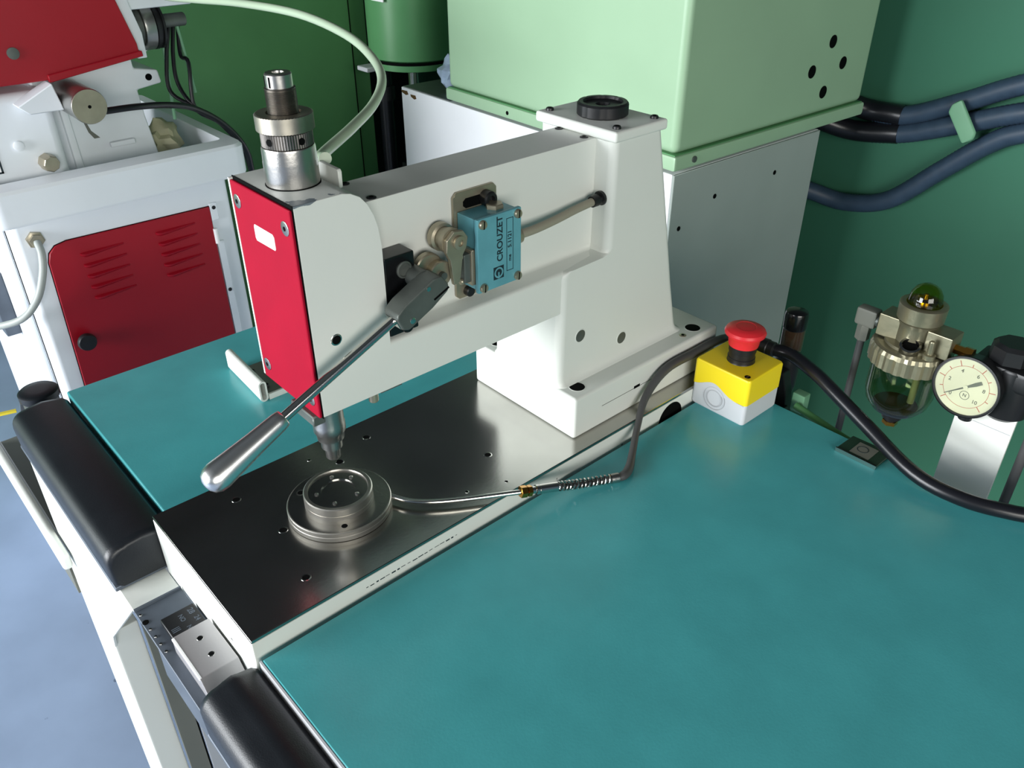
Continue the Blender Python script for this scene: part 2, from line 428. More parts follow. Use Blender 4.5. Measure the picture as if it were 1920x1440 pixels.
# ------------------------------------------------------------------ arm press
press = thing('arm_press', (32, 10.2, -7), 'white cast arm press with a red front plate and steel bed', 'press')
bed = obj('bed', MB().box(-0.3, 64.0, 0.0, 20.4, -7, 1.62, 0.12, 2), WHITE2, press)
obj('bed_plate', MB().box(-0.28, 64.0, 0.03, 20.37, 1.63, 2.0, 0.05, 1), STEEL, press)
obj('cable_notch', MB().lathe([(2.1, 0), (2.1, 0.04), (0, 0.04)], (53.2, 0.01, -0.75), (0, -1, 0), 36), HOLE, bed)
def plate_hole(x, y, r=0.34):
    h = obj('threaded_hole', MB().lathe([(r*1.35, 0), (r*1.3, 0.02), (r, 0.03), (r, 0.012)], (x, y, 2.0), n=20), CHROME, press)
    obj('bore', MB().lathe([(r, 0), (r, 0.016), (0, 0.016)], (x, y, 2.0), n=20), HOLE, h)
for x, y in ((6.89, 17.19), (8.17, 10.15), (6.66, 3.3), (22.26, 17.41), (30.1, 6.12), (17.75, 15.6)): plate_hole(x, y)
for x, y in ((28.62, 1.47), (15.5, 18.0), (24.6, 2.9)): plate_hole(x, y, 0.16)
# the printed marks along the painted edge of the bed
random.seed(3)
mk = MB(); x = 10.6
while x < 21:
    wd = random.uniform(0.12, 0.6); mk.box(x, x+wd, -0.012, 0.0, 0.50+random.uniform(-.05, .05), 0.58+random.uniform(-.02, .05)); x += wd+random.uniform(0.05, 0.28)
obj('edge_marks', mk, INK, bed)

foot = obj('foot', MB().box(38.7, 63.6, 1.9, 18.5, 2.0, 7.2, 0.4, 3), WHITE, press)
obj('seam', MB().box(43.0, 58.5, 1.885, 1.93, 4.55, 4.60), HOLE, foot)
obj('seam', MB().box(38.685, 38.73, 5.0, 17.2, 4.62, 4.66), GREYPLD, foot)
obj('slot', MB().box(48.3, 49.3, 1.88, 1.93, 4.5, 4.85), HOLE, foot)
def foot_hole(x, y, r):
    h = obj('bolt_hole', MB().lathe([(r*1.12, 0), (r*1.05, 0.03), (r, 0.03), (r, 0.012)], (x, y, 7.2), n=28), WHITE, foot)
    obj('bolt_head', MB().lathe([(r, 0), (r, 0.014), (0.6*r, 0.014), (0.55*r, 0.03), (0.0, 0.03)], (x, y, 7.2), n=28), HOLE, h)
foot_hole(40.75, 3.65, 0.86); foot_hole(60.7, 3.6, 0.92); foot_hole(40.75, 16.7, 0.86)
screw('level_screw', (58.3, 3.2, 7.18), (0, 0, 1), 0.42, foot, NICKEL, 0.1, slot=False, hexs=True)

def column():
    secs = []
    def sec(z, xf, xb, y0, y1, r): secs.append(rrect(xf, xb, y0, y1, r, z, 5))
    for t, e in ((7.0, 0.62), (7.2, 0.5), (7.32, 0.3), (7.55, 0.12), (7.9, 0.03), (8.4, 0.0)):
        xb = 58.9 - (t-8)*0.25
        sec(t, 38.85-0.0*e, min(xb+e*1.2, 62.5), 4.7-e, 15.2+e, 0.9+e*0.3)
    sec(14, 38.9, 57.3, 4.7, 15.2, 0.9)
    sec(19.9, 38.95, 55.9, 4.7, 15.2, 0.9)
    sec(20.35, 39.15, 55.8, 4.7, 15.2, 0.9)
    sec(20.6, 39.7, 55.72, 4.7, 15.2, 0.8)
    sec(20.72, 44.2, 55.7, 4.7, 15.2, 0.8)
    sec(20.95, 45.2, 55.6, 4.7, 15.2, 0.8)
    sec(21.4, 45.45, 55.5, 4.7, 15.2, 0.85)
    sec(32.35, 45.5, 52.85, 4.7, 15.2, 0.85)
    return MB().loft(secs)
colm = obj('column', column(), WHITE, press, ang=42)
for x, z in ((42.0, 12.6), (48.75, 9.85)):
    h = obj('side_hole', MB().lathe([(0.82, 0), (0.78, 0.04), (0.7, 0.04), (0.7, 0.01)], (x, 4.7, z), (0, -1, 0), 26), WHITE, colm)
    obj('plug', MB().lathe([(0.7, 0), (0.7, 0.02), (0.45, 0.02), (0.4, 0.035), (0, 0.035)], (x, 4.7, z), (0, -1, 0), 26), DARKST, h)
cap = obj('column_cap', MB().prism([(45.15, 4.25), (52.9, 4.25), (52.9, 15.5), (45.15, 15.5)], 'z', 32.42, 33.5, 0.28, 3), WHITE, press)
for x, y in ((46.3, 14.5), (46.3, 5.25), (51.9, 5.3), (51.9, 14.5)): screw('cap_bolt', (x, y, 33.5), (0, 0, 1), 0.42, cap, BLACK, 0.3, slot=False, hexs=True)
def lobes(i, j): return 1.0 if (i % 8) > 0 else 0.965
kn = obj('cap_knob', MB().lathe([(2.45, 0), (2.62, 0.15), (2.62, 1.15), (2.45, 1.35), (2.05, 1.35), (1.95, 1.1), (0.75, 1.05), (0.6, 0.75), (0, 0.75)], (49.1, 9.75, 33.5), n=64, mod=lobes), BLACK, press)

arm_sec = [(5.002, 16.0), (5.002, 20.15), (5.1, 20.45), (5.4, 20.62), (6.7, 20.85), (7.0, 21.05), (7.1, 21.4), (7.1, 32.4)]
arm_sec = arm_sec + [(19.6-y, z) for y, z in arm_sec[::-1]]
arm = obj('arm', MB().prism(arm_sec, 'x', 17.0, 46.2, 0.12, 2), WHITE, press, ang=30)
for x, y in ((44.7, 8.0), (45.0, 11.8), (19.7, 7.6), (19.9, 11.9)): screw('arm_bolt', (x, y, 32.4), (0, 0, 1), 0.42, arm, BLACK, 0.12, slot=False, hexs=True)
obj('under_bolt', MB().lathe([(0.45, 0), (0.45, -0.9), (0.38, -1.0), (0, -1.0)], (16.8, 5.7, 16.0), n=16), NICKEL, arm)
obj('under_plate', MB().box(17.4, 19.6, 5.3, 8, 15.72, 16.0), DARKST, arm)

hp = [(11.45, 16.0), (18.6, 16.0), (18.62, 29.9), (18.5, 31.0), (18.2, 32.1), (17.7, 33.1), (17.1, 33.8), (16.3, 34.25), (15.6, 34.4), (11.45, 34.4)]
head = obj('head', MB().prism(hp, 'y', 5.0, 14.55, 0.1, 2, skip=lambda c: c.x > 18.5 and c.z < 30), HEADP, press, ang=30)
h = obj('head_hole', MB().lathe([(0.52, 0), (0.48, 0.03), (0.4, 0.03), (0.4, 0.01)], (13.55, 5.0, 22.7), (0, -1, 0), 22), CHROME, head)
obj('bore', MB().lathe([(0.42, 0), (0.42, 0.02), (0, 0.02)], (13.55, 5.0, 22.7), (0, -1, 0), 22), HOLE, h)
cov = obj('front_cover', MB().box(11.12, 11.42, 5.1, 14.5, 16.0, 34.15, 0.08, 1), RED, press)
obj('cover_gasket', MB().box(11.4, 11.47, 5.02, 14.55, 15.9, 34.42), HOLE, cov)
obj('cover_trim', MB().box(11.08, 11.44, 14.4, 14.62, 16.2, 34.3), WHITE, cov)
for y, z in ((13.6, 32.6), (6.0, 32.55), (13.55, 17.6), (6.1, 17.5)):
    s = obj('cover_screw', MB().lathe([(0.58, 0), (0.58, 0.05), (0.5, 0.08), (0, 0.08)], (11.12, y, z), (-1, 0, 0), 22), SATIN, cov)
    obj('socket', MB().lathe([(0.2, 0.07), (0.2, 0.1), (0, 0.1)], (11.12, y, z), (-1, 0, 0), 6), HOLE, s)
obj('sticker', MB().prism([(8.2, 30.1), (11.15, 30.05), (11.3, 30.25), (11.3, 31.2), (11.15, 31.4), (8.3, 31.4), (8.1, 31.2), (8.1, 30.25)], 'x', 11.085, 11.125), PAPER, cov)
obj('lower_clamp', MB().box(10.75, 11.9, 5.6, 9.4, 15.0, 16.0, 0.1, 1), DARKST, press)
obj('tube_bracket', MB().prism([(11.6, 33.6), (11.5, 34.7), (10.9, 35.15), (8.3, 35.1), (8.15, 34.9), (8.2, 33.6)], 'x', 17.25, 17.6, 0.05, 1), WHITE, press)

# quill on top of the head
Q = (14.2, 9.75, 0)
qs = obj('quill_sleeve', MB().lathe([(2.0, 34.35), (2.06, 34.5), (2.06, 36.2), (2.04, 36.25), (2.02, 37.2), (1.96, 37.35), (0, 37.35)], Q, n=56), SATIN, press)
obj('sleeve_seat_ring', MB().lathe([(2.12, 34.38), (2.12, 34.46), (2.0, 34.46)], Q, n=56), HOLE, qs)
def ridges(i, j): return 1.0 + (0.012 if i % 2 else -0.012)
n1 = obj('lock_nut', MB().lathe([(1.86, 37.35), (1.92, 37.42), (1.92, 38.42), (1.86, 38.5), (0, 38.5)], Q, n=120, mod=ridges), KNURLD, press, ang=10)
for a in (200, 275, 20):
    d = Vector((math.cos(math.radians(a)), math.sin(math.radians(a)), 0))
    obj('tommy_hole', MB().lathe([(0.27, 0), (0.27, 0.03), (0, 0.03)], Vector(Q)+Vector((0, 0, 37.92))+d*1.925, d, 18), HOLE, n1)
# cross-knurled ring: real diamonds
def knurl_ring(r, z0, z1, n=110, rows=9):
    mb = MB(); rings = []
    rings.append([(r-0.22, z0)]*1)
    V = []
    zs = [z0+0.06+(z1-z0-0.12)*k/rows for k in range(rows+1)]
    prof = [(r-0.1, z0)] + [(r, z) for z in zs] + [(r-0.1, z1), (1.3, z1), (1.28, z1-0.25), (0.9, z1-0.25)]
    def mod(i, j):
        if 1 <= j <= rows+1: return 1.0 + (0.02 if (i+j) % 2 else -0.02)
        return 1.0
    return mb.lathe(prof, Q, n=n, mod=mod)
obj('adjusting_ring', knurl_ring(2.12, 38.5, 39.75), KNURL, press, ang=5)
th = [(1.1, 39.5)]
z = 39.55
while z < 41.4: th += [(1.14, z), (1.05, z+0.05)]; z += 0.1
th += [(1.14, 41.5), (1.0, 41.55)]
sp = obj('threaded_spindle', MB().lathe(th + [(0, 41.55)], Q, n=40), TURNED, press, ang=20)
hx = obj('spindle_top', MB().lathe([(0.98, 41.5), (0.98, 42.45), (0.9, 42.55), (0.45, 42.55), (0.4, 42.2), (0, 42.2)], Q, n=36), SATIN, sp)
obj('spanner_flat', MB().box(-0.02, 0.02, -0.4, 0.4, 41.6, 42.35, M=Matrix.Translation((14.2-0.93, 9.75, 0))), HOLE, hx)
# punch below
pu = obj('punch_holder', MB().lathe([(0, 16.0), (1.45, 16.0), (1.45, 13.4), (1.42, 13.3), (1.42, 12.0), (1.48, 11.9), (1.48, 11.1), (1.3, 10.8), (1.25, 10.2), (0.9, 10.0)], (14.2, 9.7, 0), n=40), SATIN, press)
obj('punch', MB().lathe([(1.0, 10.2), (0.98, 9.2), (0.72, 9.1), (0.68, 8.0), (0.56, 7.85), (0, 7.85)], (14.2, 9.7, 0), n=30), SATIN, pu)
obj('set_screw_hole', MB().lathe([(0.3, 0), (0.3, 0.03), (0, 0.03)], (13.41, 8.5, 13.9), (-0.55, -0.83, 0), 18), HOLE, pu)
# anvil
AV = (13.95, 9.35, 2.0)
RINGST = mat('bright_ring_steel', (196, 192, 184), 0.36, metal=1.0, var=0.08, bump=0.04, bscale=400)  # lighter, rougher copy of the steel so the ring sides look lit
AVM = Matrix.Translation(Vector(AV)+Vector((0, 0, 1.0))) @ Matrix.Diagonal((1.03, 1.03, 0.86, 1)) @ Matrix.Translation(-Vector(AV)-Vector((0, 0, 1.0)))
an = obj('anvil_flange', MB().lathe([(4.92, 0), (5.0, 0.06), (5.0, 0.5), (4.96, 0.54), (5.0, 0.58), (5.0, 0.98), (4.92, 1.05), (0, 1.05)], AV, n=80), RINGST, press)
obj('flange_dark_top', MB().lathe([(4.84, 1.05), (4.84, 1.07), (0, 1.07)], AV, n=80), STEEL, an)  # darker, smoother steel on top only: the shading is put into the material
ai = obj('anvil_ring', MB().lathe([(3.2, 1.0), (3.2, 1.62), (3.15, 1.65), (3.2, 1.7), (3.2, 2.56), (3.1, 2.66), (2.8, 2.66), (2.75, 2.4), (2.75, 1.0)], AV, n=72).xf(AVM), RINGST, press)
obj('die_plate', MB().lathe([(2.74, 2.2), (2.74, 2.42), (1.6, 2.42), (1.45, 1.2), (0, 1.2)], AV, n=60).xf(AVM), STEEL, ai)
obj('die_bore', MB().lathe([(1.48, 1.3), (1.48, 1.35), (0, 1.35)], AV, n=40), HOLE, ai)
for a in (20, 75, 160, 230, 300):
    c = Vector(AV)+Vector((2.05*math.cos(math.radians(a)), 2.05*math.sin(math.radians(a)), 2.21))
    obj('die_pin', MB().lathe([(0.2, 0), (0.2, 0.1), (0.1, 0.16), (0, 0.16)], c, n=14), SATIN, ai)
for a in (125, 245):
    c = Vector(AV)+Vector((4.05*math.cos(math.radians(a)), 4.05*math.sin(math.radians(a)), 1.05))
    s_ = obj('flange_screw', MB().lathe([(0.42, 0), (0.42, 0.03), (0.3, 0.03)], c, n=20), SATIN, an)
    obj('socket', MB().lathe([(0.3, 0), (0.3, 0.025), (0, 0.025)], c, n=16), HOLE, s_)

# feed block and hand lever
fb = obj('guide_block', MB().box(18.75, 21.75, 5.1, 7.15, 20.9, 28.1, 0.15, 2), BLACKG, press)
obj('block_pin', MB().lathe([(0.75, 0), (0.75, 0.12), (0.6, 0.16), (0.55, 0.05), (0, 0.05)], (20.6, 5.1, 26.7), (0, -1, 0), 28), DARKST, fb)
obj('block_stud', MB().lathe([(0.55, 0), (0.55, 0.5), (0.45, 0.6), (0, 0.6)], (20.3, 5.1, 21.6), (0, -1, 0), 24), BLACKG, fb)
obj('block_pin', MB().lathe([(0.5, 0), (0.5, 0.9), (0.42, 1.0), (0, 1.0)], (20.6, 5.1, 24.5), (0, -1, 0), 20), CHROME, fb)
LY = 3.0
A0 = Vector((18.05, LY, 23.85)); A1 = Vector((7.15, LY, 19.1)); A2 = Vector((0.3, LY, 16.75))
ld = (A1-A0).normalized()
lev = obj('lever_rod', MB().tube([A0 - ld*1.2, A0, A1 + ld*1.2], 0.42, n=24, smooth=False), CHROME, press)
gl = (A2-A1).length
obj('lever_grip', MB().lathe([(0, -0.05), (0.62, 0), (0.72, 0.12), (0.80, 0.6), (0.92, gl*0.4), (1.10, gl*0.72), (1.2, gl*0.88), (1.12, gl*0.96), (0.85, gl*1.02), (0.45, gl*1.05), (0, gl*1.06)], A1, ld, 40), mat('polished_aluminium_grip', (232, 232, 230), 0.27, metal=1.0, var=0.03), lev, ang=50)
ex = -ld; ez = Vector((-ex.z, 0, ex.x)); ey = ez.cross(ex)
CM = frame(A0, ex*0.93, ey, ez*0.92)
cl = MB().prism([(-0.35, -0.75), (0.2, -1.25), (3.2, -1.15), (5.3, -0.8), (5.6, -0.2), (5.3, 1.0), (4.4, 1.35), (1.0, 1.2), (-0.1, 0.9), (-0.35, 0.5)], 'y', -1.0, 1.0, 0.22, 2).xf(CM)
clv = obj('lever_clevis', cl, DARKST, press)
def on_cl(x, z, y=-1.0): return CM @ Vector((x, y, z))
obj('clevis_slot', MB().box(3.6, 5.45, -1.02, -0.98, -0.55, -0.35).xf(CM), HOLE, clv)
obj('clevis_pin', MB().lathe([(0.28, -0.02), (0.28, 0.03), (0.2, 0.06), (0, 0.06)], on_cl(0.9, -0.6), ey*-1, 18), CHROME, clv)
obj('clevis_pin', MB().lathe([(0.2, 0), (0.2, 0.05), (0, 0.05)], on_cl(3.6, 0.9), ey*-1, 18), CHROME, clv)
obj('clevis_facet', MB().prism([(-0.37, -0.7), (-0.37, 0.45), (-0.42, 0.3), (-0.42, -0.5)], 'y', -0.75, 0.75).xf(CM), CHROME, clv)
piv = obj('lever_pivot', MB().lathe([(0.9, -0.2), (0.9, 2.6), (1.25, 2.6), (1.25, 3.6), (0, 3.6)], on_cl(4.3, 0.5, 1.0), ey, 32), DARKST, press)
obj('pivot_collar', MB().lathe([(1.3, 0), (1.42, 0.1), (1.42, 0.6), (1.3, 0.7), (0.9, 0.7)], (23.6, 5.6, 25.6), (0, 1, 0), 32), NICKEL, piv)

# limit switch
lb = obj('switch_bracket', MB().prism([(27.3, 21.3), (27.7, 20.95), (31.9, 20.95), (32.3, 21.3), (32.3, 30.7), (31.9, 31.1), (27.7, 31.1), (27.3, 30.7)], 'y', 6.78, 7.05, 0.05, 1), NICKEL, press)
obj('bracket_slot', MB().prism([(28.4, 29.75), (28.7, 29.5), (31.4, 29.5), (31.7, 29.75), (31.7, 30.15), (31.4, 30.4), (28.7, 30.4), (28.4, 30.15)], 'y', 6.755, 6.785), HOLE, lb)
obj('bracket_bolt', MB().lathe([(0.68, 0), (0.72, 0.1), (0.72, 0.85), (0.6, 1.0), (0.36, 1.0), (0.34, 0.6), (0, 0.6)], (30.9, 6.78, 30.0), (0, -1, 0), 28), BLACK, lb)
obj('bracket_bolt', MB().lathe([(0.5, 0), (0.5, 0.5), (0.4, 0.6), (0, 0.6)], (28.6, 6.78, 21.6), (0, -1, 0), 20), BLACK, lb)
ls = obj('limit_switch', MB().box(27.65, 32.4, 4.25, 6.75, 22.75, 29.4, 0.12, 2), BLUE, press)
obj('switch_cover', MB().box(27.45, 32.55, 3.72, 4.2, 22.6, 29.55, 0.12, 2), BLUE, ls)
obj('cover_gasket', MB().box(27.55, 32.45, 4.18, 4.27, 22.7, 29.45), HOLE, ls)
for x, z in ((28.0, 29.05), (32.05, 29.05), (32.05, 23.1), (28.0, 23.1)):
    screw('cover_screw', (x, 3.72, z), (0, -1, 0), 0.42, ls, NICKEL, 0.3, slot=True)
obj('top_plug', MB().lathe([(0.85, 0), (0.85, 0.35), (0.75, 0.42), (0, 0.42)], (30.9, 5.5, 29.4), n=6), NICKEL, ls)
SM = frame((0, 3.70, 0), (0, 0, 1), (-1, 0, 0), (0, -1, 0))   # text runs upward on the cover
text('brand_lettering', 'CROUZET', 0.92, frame((30.0, 3.715, 27.2), (0, 0, 1), (-1, 0, 0), (0, -1, 0)), INK, ls)
def rect_line(x0, x1, z0, z1, t, y=3.705):
    return MB().box(x0, x1, y-0.01, y+0.02, z0, z0+t).box(x0, x1, y-0.01, y+0.02, z1-t, z1).box(x0, x0+t, y-0.01, y+0.02, z0, z1).box(x1-t, x1, y-0.01, y+0.02, z0, z1)
obj('label_frame', rect_line(30.75, 31.55, 23.9, 28.9, 0.05), INK, ls)
text('type_number', '5.1121', 0.6, frame((31.15, 3.715, 26.9), (0, 0, 1), (-1, 0, 0), (0, -1, 0)), INK, ls)
text('type_number', 'me', 0.5, frame((31.15, 3.715, 25.1), (0, 0, 1), (-1, 0, 0), (0, -1, 0)), INK, ls)
obj('logo_square', MB().box(29.2, 30.4, 3.695, 3.73, 23.45, 24.65), INK, ls)
obj('logo_ring', MB().lathe([(0.52, 0), (0.52, 0.012), (0.36, 0.012), (0.36, 0)], (29.8, 3.695, 24.05), (0, -1, 0), 30), BLUE, ls)
obj('logo_stem', MB().box(29.72, 29.88, 3.685, 3.70, 23.5, 24.1), BLUE, ls)
# roller lever of the switch
obj('shaft_housing', MB().box(26.5, 27.7, 4.5, 6.4, 23.6, 26.4, 0.2, 2), DARKST, ls)
obj('housing_plate', MB().box(27.2, 27.65, 4.3, 6.6, 23.3, 26.7, 0.08, 1), NICKEL, ls)
for z in (23.8, 26.2): screw('housing_screw', (26.5, 4.9, z), (-1, 0, 0), 0.3, ls, NICKEL, 0.2, slot=False)
rl = obj('roller_lever', MB().prism([(24.6, 28.3), (25.4, 28.95), (26.4, 28.8), (26.9, 28.1), (26.7, 27.2), (26.3, 26.6), (25.9, 24.2), (25.2, 24.0), (24.9, 26.4), (24.5, 27.2)], 'y', 4.3, 4.75, 0.1, 2), NICKEL, press)
obj('lever_hub', MB().lathe([(0.55, 0), (0.6, 0.08), (0.6, 0.3), (0.3, 0.35), (0.28, 0.2), (0, 0.2)], (25.8, 4.3, 27.9), (0, -1, 0), 24), NICKEL, rl)
obj('hub_washer', MB().lathe([(1.15, 0), (1.15, 0.5), (1.0, 0.6), (1.0, 1.2), (1.25, 1.3), (1.25, 1.9), (0, 1.9)], (25.5, 4.75, 27.9), (0, 1, 0), 32), NICKEL, rl)
obj('roller', MB().lathe([(1.15, 0), (1.25, 0.1), (1.25, 0.8), (1.15, 0.9), (0, 0.9)], (24.3, 4.9, 25.1), (0, 1, 0), 32), NICKEL, rl)
obj('roller_pin', MB().lathe([(0.35, 0), (0.35, 0.4), (0, 0.4)], (24.3, 4.9, 25.1), (0, -1, 0), 18), DARKST, rl)
gln = obj('cable_gland', MB().lathe([(0.9, 0), (0.9, 0.5), (0.8, 0.55), (0.78, 1.3), (0.5, 1.5), (0, 1.5)], (32.45, 5.4, 26.0), (1, 0, 0.05), 24), NICKEL, press)
cb = obj('switch_cable', MB().tube([(33.5, 5.4, 26.05), (36, 5.5, 26.0), (39, 5.75, 26.1), (42, 5.95, 26.35), (45.6, 6.0, 26.6)], 0.42, n=16), GREYCAB, press)
obj('cable_grommet', MB().tube([(44.1, 6.0, 26.5), (44.8, 6.0, 26.55), (44.85, 6.0, 26.55), (45.2, 6.0, 26.55), (45.25, 6.0, 26.6), (45.5, 6.0, 26.6)], 0.6, n=20, radii=[0.58, 0.62, 0.5, 0.5, 0.75, 0.75], smooth=False), BLACK, cb)

# sensor tube and cable between anvil and the back of the bench
pr = thing('probe_line', (28, -2, 0), 'thin steel tube with brass nut and spring-sleeved grey cable beside the bed', 'cable')
obj('steel_tube', MB().tube([(18.1, 6.7, 2.72), (19.0, 5.0, 2.72), (20.3, 3.6, 2.72), (23.0, 1.7, 2.7), (28.3, -1.35, 2.62)], 0.26, n=16), CHROME, pr)
nd = Vector((4.3, -1.35, -0.75)).normalized(); N0 = Vector((28.0, -1.2, 2.62))
obj('brass_nut', MB().lathe([(0.5, 0), (0.62, 0.06), (0.62, 0.7), (0.5, 0.78), (0.45, 0.8), (0.58, 0.82), (0.58, 1.25), (0, 1.25)], N0, nd, 6), BRASS, pr)
obj('ferrule', MB().lathe([(0.38, 1.2), (0.38, 1.7), (0.5, 1.75), (0.5, 2.1), (0.42, 2.12), (0.5, 2.16), (0.5, 4.2), (0.4, 4.3), (0, 4.3)], N0, nd, 28), CHROME, pr)
S0 = N0 + nd*4.2; S1 = Vector((38.3, -4.25, 0.62))
def spring_path():
    P0, P1, P2 = S0, Vector((35.0, -2.95, 0.9)), S1
    pts = []; turns = 14; n = turns*14
    for i in range(n+1):
        t = i/n; p = P0*(1-t)**2 + P1*2*t*(1-t) + P2*t*t
        d = ((P1-P0)*(1-t) + (P2-P1)*t).normalized(); a = d.cross(Vector((0, 0, 1))).normalized(); b = a.cross(d)
        k = 2*math.pi*turns*t
        pts.append(p + (a*math.cos(k) + b*math.sin(k))*0.46)
    return pts
obj('spring_sleeve', MB().tube(spring_path(), 0.10, n=6, smooth=False), CHROME, pr)
obj('spring_end', MB().lathe([(0.5, -0.2), (0.52, 0.1), (0.52, 0.7), (0.42, 0.8), (0, 0.8)], S1, (S1-Vector((35, -2.95, 0.9))), 24), SATIN, pr)
obj('cable', MB().tube([S0, (35.0, -2.95, 0.85), S1, (39.6, -4.65, 0.55), (41.0, -4.2, 0.5), (42.9, -2.95, 0.6), (46.2, -0.75, 1.6), (49.1, 0.75, 3.6), (52.9, 1.2, 5.55), (58.0, 1.15, 5.75), (62.6, 1.15, 5.7), (65.0, 0.8, 5.2), (66.5, -0.6, 4.0)], 0.45, n=14,
    radii=[0.3, 0.3, 0.34, 0.5, 0.5, 0.42, 0.38, 0.45, 0.55, 0.55, 0.55, 0.55, 0.55]), RUBBER, pr)

# ------------------------------------------------------------------ emergency stop
es = thing('emergency_stop', (60.5, -3.7, 0), 'yellow and grey emergency stop box with a red mushroom button', 'switch')
EX0, EX1, EY0, EY1 = 57.0, 63.8, -7.4, 0.05
def estop_wave(t): return 2.75 + 0.75*math.exp(-((t-0.30)/0.22)**2) - 0.35*math.exp(-((t-0.95)/0.3)**2)
obj('housing', MB().loft([rrect(EX0+.12, EX1-.12, EY0+.12, EY1-.12, 0.4, 0.0), rrect(EX0, EX1, EY0, EY1, 0.45, 0.25), rrect(EX0, EX1, EY0, EY1, 0.45, 4.0)]), GREYPL, es)
cvr = obj('cover', MB().loft([rrect(EX0-.05, EX1+.05, EY0-.05, EY1+.05, 0.45, 2.75), rrect(EX0-.05, EX1+.05, EY0-.05, EY1+.05, 0.45, 5.8), rrect(EX0+.08, EX1-.08, EY0+.08, EY1-.08, 0.4, 6.02), rrect(EX0+.25, EX1-.25, EY0+.25, EY1-.25, 0.35, 6.08)]), YELLOW, es)
def arch(axis):
    """the curved grey skirt that rises into the cover on one side"""
    pts = []
    for i in range(25):
        t = i/24; pts.append((t, 2.7 + 1.15*math.exp(-((t-0.62)/0.26)**2)))
    return pts
ap = [(EY0+0.3+(EY1-EY0-0.6)*t, z) for t, z in arch('x')]
obj('skirt_arch', MB().prism([(EY0+0.3, 2.6)] + ap + [(EY1-0.3, 2.6)], 'x', EX0-0.075, EX0-0.02), GREYPL, es)
kp = (EX0-0.03, -3.0, 1.95)
obj('knockout_ring', MB().lathe([(1.12, 0), (1.12, 0.06), (1.0, 0.06), (1.0, 0)], (EX0-0.04, -3.2, 1.9), (-1, 0, 0), 36), GREYPLD, es)
obj('knockout_ring', MB().lathe([(1.5, 0), (1.5, 0.05), (1.44, 0.05), (1.44, 0)], (EX0-0.04, -3.2, 1.9), (-1, 0, 0), 36), GREYPLD, es)
s = obj('cover_screw', MB().lathe([(0.34, 0), (0.34, 0.02), (0, 0.02)], (57.75, -6.55, 6.08), n=20), HOLE, es)
obj('screw_slot', MB().box(57.5, 58.0, -6.62, -6.48, 6.1, 6.12), OILBR, s)
BC = (60.45, -3.75, 6.05)
ESM = Matrix.Translation(BC) @ Matrix.Scale(1.16, 4) @ Matrix.Translation(-Vector(BC))
obj('collar', MB().lathe([(1.42, 0), (1.36, 0.1), (1.36, 0.5), (1.3, 0.55), (1.3, 1.1), (1.36, 1.15), (1.4, 2.4), (0, 2.4)], BC, n=40).xf(ESM), BLACK, es)
def grip(i, j): return 1.0 + (0.008 if i % 2 else -0.008) if 1 <= j <= 2 else 1.0
bt = obj('mushroom_button', MB().lathe([(1.3, 1.75), (1.45, 1.8), (1.55, 2.5), (1.78, 2.95), (1.98, 3.05), (2.02, 3.25), (1.9, 3.5), (1.6, 3.68), (1.25, 3.76), (1.0, 3.80), (0.97, 3.77), (0.6, 3.80), (0, 3.81)], BC, n=72, mod=grip).xf(ESM), REDPL, es, ang=28)

# black hose from behind the stop box along the back edge
ho = thing('black_hose', (62, -20, 0), 'thick black hose running along the back edge of the right worktop', 'hose')
obj('hose', MB().tube([(66.3, -3.6, 5.3), (67.0, -6.4, 5.3), (65.7, -10.5, 5.1), (64.8, -13.5, 4.4), (63.6, -18.5, 2.9), (61.6, -25.2, 1.35), (61.9, -30.2, 0.85), (63.6, -34.6, 0.85), (66.5, -39, 0.6), (69.5, -46, -2.0), (71.5, -52, -10), (72, -56, -28), (72, -58, -60)], 0.78, n=20), BLKRUB, ho)
obj('hose_gland', MB().lathe([(0.6, 0), (1.05, 0.1), (1.05, 1.4), (0.95, 1.5), (0.95, 2.2), (0.8, 2.3), (0, 2.3)], (66.1, -2.3, 5.35), (0.1, -1, 0.02), 20), BLACK, ho)

# ------------------------------------------------------------------ small things on and by the bench
# white rail bracket on the left top
wbk = thing('rail_bracket', (19, 39, 0), 'short white flattened tube on a grey mounting plate, left worktop', 'bracket')
M = frame((18.15, 34.2, 0), (1, 0, 0), (0.06, 1, 0), (0, 0, 1))
tb = MB()
outer = [(p[0], p[1]) for p in rrect(0, 1.0, 0.0, 2.75, 0.45, 0, 4)]
innr = [(p[0], p[1]) for p in rrect(0.2, 0.8, 0.2, 2.55, 0.28, 0, 4)]
L0 = 10.0
def hollow(mb, outer, inner, L):
    bm = mb.bm; n = len(outer)
    r = [[bm.verts.new((p[0], y, p[1])) for p in ring] for ring, y in ((outer, 0), (outer, L), (inner, L), (inner, 0))]
    fs = []
    for a, b in ((0, 1), (1, 2), (2, 3), (3, 0)):
        for i in range(n): fs.append(bm.faces.new((r[a][i], r[b][i], r[b][(i+1) % n], r[a][(i+1) % n])))
    bmesh.ops.recalc_face_normals(bm, faces=fs); return mb
obj('tube', hollow(tb, outer, innr, L0).xf(M), WHITE, wbk)
pl = obj('mounting_plate', MB().box(1.05, 4.2, 0.3, 8.2, 0.05, 0.55, 0.08, 1).xf(M), SATIN, wbk)
obj('plate_edge', MB().box(1.1, 5.2, 0.0, 0.3, 0.0, 0.75).xf(M), WHITE, pl)
for y in (2.2, 6.4): screw('bolt', M @ Vector((1.75, y, 0.55)), (0, 0, 1), 0.4, pl, BLACK, 0.3, slot=False, hexs=True)

